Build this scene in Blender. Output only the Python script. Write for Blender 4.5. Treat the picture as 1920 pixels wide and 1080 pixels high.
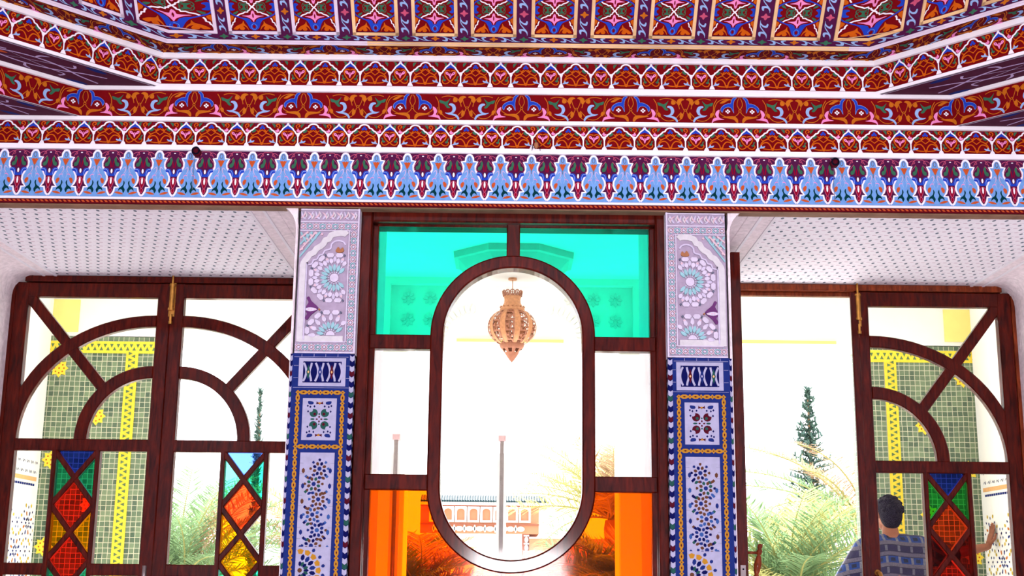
import bpy, bmesh, math, random
from mathutils import Vector, Matrix
from mathutils.geometry import tessellate_polygon
random.seed(7)
PI = math.pi
for o in list(bpy.data.objects):
    bpy.data.objects.remove(o)
SC = bpy.context.scene
COL = SC.collection

# ---------------------------------------------------------------- camera
PITCH = math.atan(2400 / 10860)
ROLL = 0.0115
cam_data = bpy.data.cameras.new('camera')
cam_data.sensor_width = 36.0
cam_data.sensor_fit = 'HORIZONTAL'
cam_data.lens = 2400 / 1920 * 36
cam_data.clip_start = 0.05
cam_data.clip_end = 500
cam = bpy.data.objects.new('camera', cam_data)
COL.objects.link(cam)
_F = Vector((0, math.cos(PITCH), math.sin(PITCH)))
_U = Vector((0, -math.sin(PITCH), math.cos(PITCH)))
_R = Vector((1, 0, 0))
_X = _R * math.cos(ROLL) + _U * math.sin(ROLL)
_Y = _U * math.cos(ROLL) - _R * math.sin(ROLL)
M = Matrix((_X, _Y, -_F)).transposed().to_4x4()
M.translation = Vector((0, 0, 1.25))
cam.matrix_world = M
SC.camera = cam

# ---------------------------------------------------------------- world, sun, exposure
world = bpy.data.worlds.new('world')
SC.world = world
world.use_nodes = True
bg = world.node_tree.nodes['Background']
bg.inputs[0].default_value = (0.96, 0.96, 1.0, 1)
bg.inputs[1].default_value = 4.2
sun_d = bpy.data.lights.new('sun', 'SUN')
sun_d.energy = 25.0
sun_d.angle = 0.01
sun_d.color = (1.0, 0.985, 0.96)
sun = bpy.data.objects.new('sun', sun_d)
COL.objects.link(sun)
sun.rotation_euler = (math.radians(-40), math.radians(14), 0)   # shines from beyond the porch, down and towards the room
lamp_d = bpy.data.lights.new('fill_light', 'AREA')  # unseen flash-like fill lamp, added behind the camera to brighten the interior
lamp_d.shape = 'RECTANGLE'
lamp_d.size = 0.9
lamp_d.size_y = 0.6
lamp_d.energy = 255
lamp_d.color = (1.0, 0.96, 0.98)
lamp = bpy.data.objects.new('fill_light', lamp_d)
COL.objects.link(lamp)
lamp.location = (0.1, -2.4, 1.15)
lamp.rotation_euler = (math.radians(106), 0, 0)
SC.view_settings.view_transform = 'Standard'
SC.view_settings.look = 'None'
SC.view_settings.gamma = 1.0
SC.view_settings.exposure = 0.0
SC.view_settings.use_curve_mapping = False


# ---------------------------------------------------------------- materials
def lin(c):
    r = []
    for x in c:
        x = x / 255.0
        r.append(x / 12.92 if x <= 0.04045 else ((x + 0.055) / 1.055) ** 2.4)
    return (r[0], r[1], r[2], 1.0)


MATS = {}


def mat(name, rgb, rough=0.55, metal=0.0, var=0.12, scale=30.0, bump=0.0, spec=0.12, coat=0.0):
    if name in MATS:
        return MATS[name]
    m = bpy.data.materials.new(name)
    m.use_nodes = True
    nt = m.node_tree
    b = nt.nodes['Principled BSDF']
    b.inputs['Roughness'].default_value = rough
    b.inputs['Metallic'].default_value = metal
    b.inputs['Specular IOR Level'].default_value = spec
    b.inputs['Coat Weight'].default_value = coat
    b.inputs['Coat Roughness'].default_value = 0.1
    c = lin(rgb)
    tc = nt.nodes.new('ShaderNodeTexCoord')
    nz = nt.nodes.new('ShaderNodeTexNoise')
    nz.inputs['Scale'].default_value = scale
    nz.inputs['Detail'].default_value = 4
    nt.links.new(tc.outputs['Object'], nz.inputs['Vector'])
    rp = nt.nodes.new('ShaderNodeValToRGB')
    rp.color_ramp.elements[0].position = 0.3
    rp.color_ramp.elements[1].position = 0.7
    rp.color_ramp.elements[0].color = tuple(x * (1 - var) for x in c[:3]) + (1,)
    rp.color_ramp.elements[1].color = tuple(min(1, x * (1 + var)) for x in c[:3]) + (1,)
    nt.links.new(nz.outputs['Fac'], rp.inputs['Fac'])
    nt.links.new(rp.outputs['Color'], b.inputs['Base Color'])
    if bump:
        bp = nt.nodes.new('ShaderNodeBump')
        bp.inputs['Strength'].default_value = bump
        bp.inputs['Distance'].default_value = 0.01
        nt.links.new(nz.outputs['Fac'], bp.inputs['Height'])
        nt.links.new(bp.outputs['Normal'], b.inputs['Normal'])
    MATS[name] = m
    return m


def glass(name, rgb, ripple=0.0):
    """A thin pane: tinted transmission plus a faint sheen."""
    m = bpy.data.materials.new(name)
    m.use_nodes = True
    nt = m.node_tree
    nt.nodes.clear()
    out = nt.nodes.new('ShaderNodeOutputMaterial')
    tr = nt.nodes.new('ShaderNodeBsdfTransparent')
    tr.inputs[0].default_value = (rgb[0], rgb[1], rgb[2], 1)
    gl = nt.nodes.new('ShaderNodeBsdfGlossy')
    gl.inputs['Roughness'].default_value = 0.05
    mx = nt.nodes.new('ShaderNodeMixShader')
    mx.inputs[0].default_value = 0.008
    if ripple:
        tc = nt.nodes.new('ShaderNodeTexCoord')
        nz = nt.nodes.new('ShaderNodeTexNoise')
        nz.inputs['Scale'].default_value = 14
        nt.links.new(tc.outputs['Object'], nz.inputs['Vector'])
        bp = nt.nodes.new('ShaderNodeBump')
        bp.inputs['Strength'].default_value = ripple
        nt.links.new(nz.outputs['Fac'], bp.inputs['Height'])
        nt.links.new(bp.outputs['Normal'], gl.inputs['Normal'])
    nt.links.new(tr.outputs[0], mx.inputs[1])
    nt.links.new(gl.outputs[0], mx.inputs[2])
    nt.links.new(mx.outputs[0], out.inputs[0])
    return m


def wood_mat(name, dark, light, rough=0.42, coat=0.3):
    m = bpy.data.materials.new(name)
    m.use_nodes = True
    nt = m.node_tree
    b = nt.nodes['Principled BSDF']
    b.inputs['Roughness'].default_value = rough
    b.inputs['Specular IOR Level'].default_value = 0.03
    b.inputs['Coat Weight'].default_value = coat
    b.inputs['Coat Roughness'].default_value = 0.09
    tc = nt.nodes.new('ShaderNodeTexCoord')
    mp = nt.nodes.new('ShaderNodeMapping')
    mp.inputs['Scale'].default_value = (14, 14, 2.2)
    nz = nt.nodes.new('ShaderNodeTexNoise')
    nz.inputs['Scale'].default_value = 4
    nz.inputs['Detail'].default_value = 8
    nz.inputs['Distortion'].default_value = 0.8
    rp = nt.nodes.new('ShaderNodeValToRGB')
    rp.color_ramp.elements[0].position = 0.3
    rp.color_ramp.elements[1].position = 0.72
    rp.color_ramp.elements[0].color = lin(dark)
    rp.color_ramp.elements[1].color = lin(light)
    bp = nt.nodes.new('ShaderNodeBump')
    bp.inputs['Strength'].default_value = 0.25
    bp.inputs['Distance'].default_value = 0.004
    nt.links.new(tc.outputs['Object'], mp.inputs['Vector'])
    nt.links.new(mp.outputs[0], nz.inputs['Vector'])
    nt.links.new(nz.outputs['Fac'], rp.inputs['Fac'])
    nt.links.new(rp.outputs['Color'], b.inputs['Base Color'])
    nt.links.new(nz.outputs['Fac'], bp.inputs['Height'])
    nt.links.new(bp.outputs['Normal'], b.inputs['Normal'])
    MATS[name] = m
    return m


P = {}
for nm, rgb in dict(red=(136, 12, 22), darkred=(112, 14, 30), purple=(92, 30, 78), soffit=(92, 44, 66), orange=(204, 92, 16), blue=(34, 66, 186),
                    navy=(18, 22, 92), pink=(240, 140, 196), rose=(226, 96, 132), green=(62, 124, 92), teal=(6, 62, 70),
                    sky=(112, 160, 222), pale=(150, 180, 226), lilac=(196, 176, 214), white=(248, 240, 252), gold=(232, 178, 120), tgold=(214, 152, 52),
                    crimson=(160, 10, 52), brick=(194, 84, 40), grey=(120, 124, 150), ochre=(196, 106, 26), cream=(214, 210, 216),
                    tblue=(38, 56, 132), twhite=(172, 170, 200), tgreen=(46, 96, 88), tbrown=(112, 68, 52), tmaroon=(92, 22, 42),
                    tsky=(62, 100, 178), black=(20, 18, 40), yellow=(238, 204, 60), zyel=(246, 218, 70), mag=(122, 66, 130),
                    aqua=(150, 196, 206), blush=(222, 188, 200), lav=(214, 204, 226), stucco=(206, 196, 222), dgreen=(96, 124, 84),
                    grout=(176, 160, 184), tan=(196, 132, 92)).items():
    if nm not in ('white', 'pink', 'pale', 'lav', 'stucco', 'blush', 'aqua', 'cream', 'twhite', 'grout', 'lilac', 'zyel', 'dgreen', 'orange', 'sky', 'ochre', 'gold', 'brick', 'blue'):
        rgb = tuple(int(c * 0.87 - 3 * (c < 60)) if c > 4 else c for c in rgb)
    P[nm] = mat('paint_' + nm, rgb, rough=0.75, var=0.08, scale=40, bump=0.06, spec=0.05)
plaster = mat('white_plaster', (240, 236, 244), rough=0.85, var=0.04, scale=8, bump=0.15)
porch_plaster = mat('porch_plaster', (244, 243, 236), rough=0.9, var=0.02, scale=6)
moulding = mat('white_moulding_paint', (250, 245, 252), rough=0.6, var=0.03, scale=20)
warmlit_mould = mat('warmlit_moulding_paint', (236, 190, 140), rough=0.45, var=0.25, scale=5)  # warm lamp reflection put into the moulding colour
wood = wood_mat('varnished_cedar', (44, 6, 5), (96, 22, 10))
wood_lit = wood_mat('varnished_cedar_lit', (84, 30, 16), (150, 66, 34))  # lighter copy of the cedar, with light put into its colour
brass = mat('aged_brass', (190, 136, 66), rough=0.35, metal=0.85, var=0.3)
steel = mat('brushed_steel', (150, 140, 140), rough=0.35, metal=0.8)
G_clear = glass('clear_glass', (0.985, 0.985, 0.985))
G_green = glass('green_glass', (0.008, 0.76, 0.50), 0.2)
G_orange = glass('orange_glass', (1.0, 0.11, 0.0), 0.2)
G_blue = glass('blue_glass', (0.02, 0.05, 0.62), 0.2)
G_skyblue = glass('light_blue_glass', (0.10, 0.24, 0.95), 0.2)
G_teal = glass('teal_glass', (0.02, 0.45, 0.26), 0.2)
G_aqua = glass('aqua_glass', (0.12, 0.75, 0.62), 0.2)
G_grass = glass('grass_green_glass', (0.03, 0.50, 0.08), 0.2)
G_red = glass('red_glass', (0.90, 0.02, 0.008), 0.2)
G_scarlet = glass('scarlet_glass', (1.0, 0.07, 0.01), 0.2)
G_amber = glass('amber_glass', (0.98, 0.32, 0.0), 0.2)
G_darkred = glass('dark_red_glass', (0.30, 0.008, 0.004), 0.2)


# ---------------------------------------------------------------- helpers
def link(name, verts, faces, mats, fmat=None, parent=None, smooth=False):
    me = bpy.data.meshes.new(name)
    me.from_pydata([tuple(v) for v in verts], [], faces)
    if not isinstance(mats, (list, tuple)):
        mats = [mats]
    for m in mats:
        me.materials.append(m)
    if fmat:
        me.polygons.foreach_set('material_index', fmat)
    if smooth:
        me.polygons.foreach_set('use_smooth', [True] * len(me.polygons))
    me.update()
    o = bpy.data.objects.new(name, me)
    COL.objects.link(o)
    if parent:
        o.parent = parent
    return o


class MB:
    """Collects shapes with materials and links them as one mesh object."""

    def __init__(self):
        self.v, self.f, self.m, self.mats = [], [], [], []

    def mi(self, m):
        if m not in self.mats:
            self.mats.append(m)
        return self.mats.index(m)

    def add(self, verts, faces, m):
        n = len(self.v)
        k = self.mi(m)
        self.v.extend(verts)
        for f in faces:
            self.f.append(tuple(i + n for i in f))
            self.m.append(k)

    def box(self, a, b, m, bev=0.0):
        x0, y0, z0 = a
        x1, y1, z1 = b
        self.prism([(x0, z0), (x1, z0), (x1, z1), (x0, z1)], y0, y1, m, bev=bev)

    def prism(self, pts, y0, y1, m, frame=None, bev=0.0):
        """Extrudes a 2D outline (x, z) from depth y0 (front) to y1, with a chamfered front edge."""
        if len(pts) > 2 and sum(pts[i][0] * pts[(i + 1) % len(pts)][1] - pts[(i + 1) % len(pts)][0] * pts[i][1] for i in range(len(pts))) < 0:
            pts = pts[::-1]
        n = len(pts)
        g = frame or (lambda x, y, z: (x, y, z))
        rings = []
        if bev:
            ins = inset(pts, bev)
            rings.append([g(p[0], y0, p[1]) for p in ins])
            rings.append([g(p[0], y0 + bev, p[1]) for p in pts])
        else:
            rings.append([g(p[0], y0, p[1]) for p in pts])
        rings.append([g(p[0], y1, p[1]) for p in pts])
        V = [v for r in rings for v in r]
        F = []
        for k in range(len(rings) - 1):
            for i in range(n):
                j = (i + 1) % n
                F.append((k * n + i, (k + 1) * n + i, (k + 1) * n + j, k * n + j))
        tri = tess(pts)
        for t in tri:
            F.append(t)
            F.append(tuple((len(rings) - 1) * n + i for i in reversed(t)))
        self.add(V, F, m)

    def tube(self, pts, r, m, n=8, cap=True):
        """Round bar along 3D points; r a number or a list."""
        pts = [Vector(p) for p in pts]
        if not isinstance(r, (list, tuple)):
            r = [r] * len(pts)
        V, F = [], []
        ref = Vector((0, 0, 1))
        for i, p in enumerate(pts):
            d = (pts[min(i + 1, len(pts) - 1)] - pts[max(i - 1, 0)])
            d = d.normalized() if d.length > 1e-9 else Vector((0, 0, 1))
            if abs(d.dot(ref)) > 0.95:
                ref = Vector((1, 0, 0)) if abs(d.x) < 0.9 else Vector((0, 1, 0))
            a = d.cross(ref).normalized()
            b = d.cross(a)
            for k in range(n):
                t = 2 * PI * k / n
                V.append(tuple(p + (a * math.cos(t) + b * math.sin(t)) * r[i]))
        for i in range(len(pts) - 1):
            for k in range(n):
                F.append((i * n + k, i * n + (k + 1) % n, (i + 1) * n + (k + 1) % n, (i + 1) * n + k))
        if cap:
            F.append(tuple(range(n - 1, -1, -1)))
            F.append(tuple((len(pts) - 1) * n + k for k in range(n)))
        self.add(V, F, m)

    def lathe(self, prof, m, c=(0, 0, 0), n=24, keep=None, lobes=0, amp=0.0):
        """Turns a profile [(r, z)] about the z axis through c."""
        V, F = [], []
        for (r, z) in prof:
            for k in range(n):
                t = 2 * PI * k / n
                rr = r * (1 + amp * abs(math.cos(lobes * t / 2))) if lobes else r
                V.append((c[0] + rr * math.cos(t), c[1] + rr * math.sin(t), c[2] + z))
        for i in range(len(prof) - 1):
            for k in range(n):
                if keep and not keep(i, k):
                    continue
                F.append((i * n + k, i * n + (k + 1) % n, (i + 1) * n + (k + 1) % n, (i + 1) * n + k))
        self.add(V, F, m)

    def link(self, name, parent=None, smooth=False):
        return link(name, self.v, self.f, self.mats, self.m, parent, smooth)


def tess(pts):
    if len(pts) == 3:
        return [(0, 1, 2)]
    r = tessellate_polygon([[Vector((p[0], p[1], 0)) for p in pts]])
    out = []
    for t in r:
        a, b, c = (pts[i] for i in t)
        s = (b[0] - a[0]) * (c[1] - a[1]) - (c[0] - a[0]) * (b[1] - a[1])
        out.append(tuple(t) if s > 0 else tuple(reversed(t)))
    return out


def inset(pts, d):
    n = len(pts)
    out = []
    for i in range(n):
        a, b, c = pts[i - 1], pts[i], pts[(i + 1) % n]
        e1 = (b[0] - a[0], b[1] - a[1])
        e2 = (c[0] - b[0], c[1] - b[1])
        l1 = math.hypot(*e1) or 1e-9
        l2 = math.hypot(*e2) or 1e-9
        n1 = (-e1[1] / l1, e1[0] / l1)
        n2 = (-e2[1] / l2, e2[0] / l2)
        mx, my = n1[0] + n2[0], n1[1] + n2[1]
        q = mx * mx + my * my
        k = 2 * d / q if q > 0.3 else 2 * d / 0.3
        out.append((b[0] + mx * k, b[1] + my * k))
    return out


def empty(name, loc=(0, 0, 0), rz=0.0):
    o = bpy.data.objects.new(name, None)
    o.empty_display_size = 0.1
    COL.objects.link(o)
    o.location = loc
    o.rotation_euler = (0, 0, rz)
    return o


def thing(o, label, cat, group=None):
    o['label'] = label
    o['category'] = cat
    if group:
        o['group'] = group
    return o


def struct(o, label=None):
    o['kind'] = 'structure'
    if label:
        o['label'] = label
    return o


def catmull(pts, n=4, closed=False):
    if len(pts) < 3:
        return list(pts)
    out = []
    N = len(pts)
    rng = range(N if closed else N - 1)
    for i in rng:
        g = (lambda k: pts[k % N]) if closed else (lambda k: pts[max(0, min(N - 1, k))])
        p0, p1, p2, p3 = g(i - 1), g(i), g(i + 1), g(i + 2)
        for s in range(n):
            t = s / n
            out.append(tuple(0.5 * (2 * p1[j] + (p2[j] - p0[j]) * t + (2 * p0[j] - 5 * p1[j] + 4 * p2[j] - p3[j]) * t * t +
                                    (3 * p1[j] - p0[j] - 3 * p2[j] + p3[j]) * t ** 3) for j in range(len(p1))))
    if not closed:
        out.append(tuple(pts[-1]))
    return out


class Motif:
    """A flat painted ornament: an ordered list of coloured polygons in drawing units."""

    def __init__(self):
        self.items = []

    def poly(self, m, pts, d=0.0):
        f = tess(pts)
        if f:
            self.items.append((m, list(pts), f, d))
        return self

    def fill(self, m, pts, n=3, d=0.0):
        return self.poly(m, catmull(pts, n, True), d)

    def disc(self, m, x, y, r, n=12, d=0.0, ry=None):
        ry = ry or r
        self.items.append((m, [(x + r * math.cos(2 * PI * k / n), y + ry * math.sin(2 * PI * k / n)) for k in range(n)], [tuple(range(n))], d))
        return self

    def stroke(self, m, pts, w, closed=False, n=4, taper=None, d=0.0):
        if n > 1:
            pts = catmull(pts, n, closed)
        N = len(pts)
        V = []
        for i, p in enumerate(pts):
            a = pts[i - 1] if (closed or i > 0) else p
            b = pts[(i + 1) % N] if (closed or i < N - 1) else p
            dx, dy = b[0] - a[0], b[1] - a[1]
            L = math.hypot(dx, dy) or 1e-9
            t = i / max(1, N - 1)
            ww = w / 2
            if taper == 'both':
                ww *= max(0.05, math.sin(PI * t)) ** 0.7
            elif taper == 'end':
                ww *= max(0.08, 1 - t)
            elif taper == 'start':
                ww *= max(0.08, t)
            V.append((p[0] - dy / L * ww, p[1] + dx / L * ww))
            V.append((p[0] + dy / L * ww, p[1] - dx / L * ww))
        F = []
        for i in range(N if closed else N - 1):
            j = (i + 1) % N
            F.append((2 * i, 2 * i + 1, 2 * j + 1, 2 * j))
        self.items.append((m, V, F, d))
        return self

    def mirror(self, x0=0.0, start=0):
        new = []
        for (m, V, F, d) in self.items[start:]:
            new.append((m, [(2 * x0 - x, y) for x, y in V], F, d))
        self.items += new
        return self

    def flip(self, y0=0.0, start=0):
        new = []
        for (m, V, F, d) in self.items[start:]:
            new.append((m, [(x, 2 * y0 - y) for x, y in V], F, d))
        self.items += new
        return self

    def put(self, other, x=0.0, y=0.0, s=1.0, rot=0.0):
        c, q = math.cos(rot) * s, math.sin(rot) * s
        for (m, V, F, d) in other.items:
            self.items.append((m, [(x + a * c - b * q, y + a * q + b * c) for a, b in V], F, d))
        return self


def split(pts, F, line):
    """Cuts polygons along u = line(v) so that each piece lies on one side of a fold."""
    out_p, out_f = list(pts), []
    for f in F:
        sd = [pts[i][0] - line(pts[i][1]) for i in f]
        if max(sd) <= 1e-7 or min(sd) >= -1e-7:
            out_f.append(f)
            continue
        for sg in (1, -1):
            piece = []
            n = len(f)
            for k in range(n):
                i, j = f[k], f[(k + 1) % n]
                a, b = sd[k] * sg, sd[(k + 1) % n] * sg
                if a >= 0:
                    piece.append(i)
                if a * b < 0:
                    t = a / (a - b)
                    q = (pts[i][0] + (pts[j][0] - pts[i][0]) * t, pts[i][1] + (pts[j][1] - pts[i][1]) * t)
                    e = 1e-6 * sg
                    out_p.append((q[0] + e, q[1]))
                    piece.append(len(out_p) - 1)
            if len(piece) > 2:
                out_f.append(tuple(piece))
    return out_p, out_f


def stamp(mb, surf, mo, u0, v0, su, sv=None, h0=0.0012, dh=0.00006, clip=None):
    """Lays a motif on a surface surf(u, v, h); later shapes lie a hair above earlier ones."""
    sv = -su if sv is None else sv
    folds = []
    if getattr(surf, 'uL', -99) > -90:
        folds = [lambda v: surf.uL + v * surf.c * T, lambda v: surf.uR - v * surf.c * T]
    for k, (m, V, F, d) in enumerate(mo.items):
        h = h0 + k * dh
        pts = [(u0 + x * su, v0 + y * sv) for x, y in V]
        if clip:
            pts = [(min(max(p[0], clip[0]), clip[1]), min(max(p[1], clip[2]), clip[3])) for p in pts]
        if d:
            n = len(V)
            top = [surf(p[0], p[1], h + d) for p in pts]
            low = [surf(p[0], p[1], 0.0) for p in pts]
            cnt = {}
            for f in F:
                for i in range(len(f)):
                    e = (f[i], f[(i + 1) % len(f)])
                    key = (min(e), max(e))
                    cnt[key] = cnt.get(key, 0) + 1
            side = [(a, b, b + n, a + n) for (a, b), c in cnt.items() if c == 1]
            mb.add(top + low, list(F) + side, P[m] if isinstance(m, str) else m)
        else:
            for ln in folds:
                lo, hi = min(p[0] for p in pts), max(p[0] for p in pts)
                q = ln(sum(p[1] for p in pts) / len(pts))
                if lo < q + 0.12 and hi > q - 0.12:
                    pts, F = split(pts, F, ln)
            mb.add([surf(p[0], p[1], h) for p in pts], F, P[m] if isinstance(m, str) else m)


T = math.tan(math.radians(22.5))
Q = math.sqrt(0.5)


def ringmap(uL, uR, Y0, Z0, deg):
    """Surface running along the front wall and turning 45 degrees at uL and uR; v climbs at deg above horizontal."""
    c, s = math.cos(math.radians(deg)), math.sin(math.radians(deg))

    def f(u, v, h=0.0):
        d = v * c + h * s
        z = Z0 + v * s - h * c
        a, b = uL + d * T, uR - d * T
        if u < a:
            return (a + (u - a) * Q, Y0 - d + (u - a) * Q, z)
        if u > b:
            return (b + (u - b) * Q, Y0 - d - (u - b) * Q, z)
        return (u, Y0 - d, z)
    f.uL, f.uR, f.c = uL, uR, c
    return f


def sheet(mb, f, u0, u1, v0, v1, m, h=0.0):
    """A strip of the folded surface, cut exactly at the folds."""
    a0, a1 = f.uL + v0 * f.c * T, f.uL + v1 * f.c * T
    b0, b1 = f.uR - v0 * f.c * T, f.uR - v1 * f.c * T
    cols = [(u0, u0)]
    if u0 < a0 < u1:
        cols.append((a0 + 1e-6, a1 + 1e-6))
    if u0 < b0 < u1:
        cols.append((b0 - 1e-6, b1 - 1e-6))
    cols.append((u1, u1))
    V, F = [], []
    for (p, q) in cols:
        V += [f(p, v0, h), f(q, v1, h)]
    for i in range(len(cols) - 1):
        F.append((2 * i, 2 * i + 2, 2 * i + 3, 2 * i + 1))
    mb.add(V, F, m)


def moulding_run(mb, path, z0, z1, proj, m, drop=0.0):
    """A square moulding following a plan path, projecting towards the room."""
    off = offset_path(path, proj)
    n = len(path)
    V, F = [], []
    for (p, q) in zip(path, off):
        V += [(p[0], p[1], z0), (q[0], q[1], z0 + drop), (q[0], q[1], z1), (p[0], p[1], z1)]
    for i in range(n - 1):
        a, b = 4 * i, 4 * (i + 1)
        for k in range(4):
            F.append((a + k, b + k, b + (k + 1) % 4, a + (k + 1) % 4))
    F.append((0, 1, 2, 3))
    F.append((4 * n - 1, 4 * n - 2, 4 * n - 3, 4 * n - 4))
    mb.add(V, F, m)


def offset_path(path, d):
    """Moves a plan path (left to right) towards the room by d, mitred."""
    out = []
    n = len(path)
    for i in range(n):
        ns = []
        for (a, b) in ((i - 1, i), (i, i + 1)):
            if a >= 0 and b < n:
                ex, ey = path[b][0] - path[a][0], path[b][1] - path[a][1]
                L = math.hypot(ex, ey)
                ns.append((ey / L, -ex / L))
        if len(ns) == 1:
            mx, my = ns[0]
            k = 1
        else:
            mx, my = ns[0][0] + ns[1][0], ns[0][1] + ns[1][1]
            k = 2 / (mx * mx + my * my)
        out.append((path[i][0] + mx * k * d, path[i][1] + my * k * d))
    return out

# ================================================================ the cornice ornaments
def m_strut():
    m = Motif()
    m.poly('white', [(-34, 388), (-18, 348), (0, 334), (18, 348), (34, 388)])
    m.poly('white', [(-26, 204), (26, 204), (9, 256), (-9, 256)])
    m.stroke('white', [(0, 236), (0, 350)], 15, n=1)
    return m


def m_spandrel():
    m = Motif()
    m.fill('pink', [(-2, 190), (-28, 172), (-18, 160), (-6, 158), (2, 134), (14, 150), (22, 170)])
    m.stroke('orange', [(2, 140), (22, 122), (26, 98), (8, 80), (-12, 88), (-10, 110), (4, 112)], 11)
    m.fill('green', [(-66, 74), (-40, 76), (-24, 92), (-30, 128), (-44, 110), (-56, 92)])
    m.fill('green', [(38, 74), (70, 76), (82, 100), (66, 124), (52, 108), (58, 92)])
    m.disc('blue', 104, 88, 13, 8)
    m.disc('purple', -92, 86, 12, 8)
    return m


def m_large():
    m = Motif()
    s = len(m.items)
    m.fill('green', [(-118, 184), (-84, 150), (-70, 164), (-84, 188), (-112, 200)])
    m.stroke('orange', [(-48, 206), (-88, 226), (-124, 262), (-144, 318)], 13)
    m.stroke('orange', [(-96, 232), (-120, 226), (-132, 206)], 10)
    m.stroke('orange', [(-10, 352), (-22, 300), (-56, 258), (-100, 262), (-128, 296), (-112, 332), (-74, 346), (-20, 350)], 14)
    m.stroke('orange', [(-48, 208), (-40, 180), (-22, 160)], 13)
    m.stroke('orange', [(-66, 168), (-50, 186), (-46, 210)], 9)
    m.fill('pale', [(-168, 338), (-142, 318), (-130, 288), (-118, 312), (-86, 304), (-98, 328), (-132, 336)])
    m.disc('blue', -17, 138, 15, 8)
    m.mirror(0, s)
    m.stroke('orange', [(0, 164), (-50, 206), (0, 248), (50, 206)], 14, closed=True, n=1)
    m.disc('orange', 0, 346, 20, 8)
    m.disc('blue', 0, 116, 16, 8)
    m.disc('red', 0, 206, 15, 4)
    half = [(170, 240), (168, 222), (160, 204), (142, 192), (134, 176), (116, 166), (100, 150), (86, 132), (60, 122), (50, 100), (30, 84), (0, 77)]
    m.stroke('white', [(-x, y) for x, y in half] + half[::-1][1:], 18, n=2)
    return m


def m_small():
    m = Motif()
    s = len(m.items)
    m.stroke('orange', [(0, 312), (-36, 344), (-72, 346), (-92, 318), (-84, 296)], 12)
    m.fill('green', [(-98, 252), (-78, 256), (-70, 286), (-50, 296), (-62, 314), (-88, 304), (-84, 278)])
    m.fill('blue', [(0, 100), (-34, 124), (-66, 168), (-34, 152), (0, 140)])
    m.mirror(0, s)
    m.stroke('orange', [(0, 314), (-52, 258), (-66, 208), (-42, 176), (0, 184), (42, 176), (66, 208), (52, 258)], 14, closed=True)
    m.fill('pink', [(0, 288), (-16, 246), (-50, 226), (-56, 202), (-38, 194), (-24, 208), (-14, 226), (0, 204), (14, 226), (24, 208), (38, 194), (56, 202), (50, 226), (16, 246)])
    m.disc('red', -38, 212, 6, 6)
    m.disc('red', 38, 212, 6, 6)
    m.stroke('red', [(0, 150), (0, 244)], 8, n=1)
    half = [(119, 240), (117, 226), (96, 206), (86, 186), (70, 166), (56, 140), (36, 120), (10, 96), (0, 66)]
    m.stroke('white', [(-x, y) for x, y in half] + half[::-1][1:], 17, n=2)
    return m


M_STRUT, M_SPAN, M_LARGE, M_SMALL = m_strut(), m_spandrel(), m_large(), m_small()


def arch_band(mb, f, first, period, n0, n1, vtop, vbot, uA, uB):
    """Alternating small pointed and large scalloped arches; `first` is a small arch's centre."""
    sv = (vtop - vbot) / 322.0
    su = period / 590.0
    sheet(mb, f, uA, uB, vbot, vtop, P['red'], 0.001)
    for i in range(n0, n1 + 1):
        c = first + i * period
        stamp(mb, f, M_SPAN, c - 121.5 * su, vtop + 65 * sv, su, -sv)
        mm = Motif().put(M_SPAN).mirror(0)
        mm.items = mm.items[len(M_SPAN.items):]
        stamp(mb, f, mm, c + 121.5 * su, vtop + 65 * sv, su, -sv)
        stamp(mb, f, M_SMALL, c, vtop + 65 * sv, su, -sv, h0=0.004)
        stamp(mb, f, M_LARGE, c + 295 * su, vtop + 65 * sv, su, -sv, h0=0.004)
        for q in (-121.5, 121.5):
            stamp(mb, f, M_STRUT, c + q * su, vtop + 65 * sv, su, -sv, h0=0.008)


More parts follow.
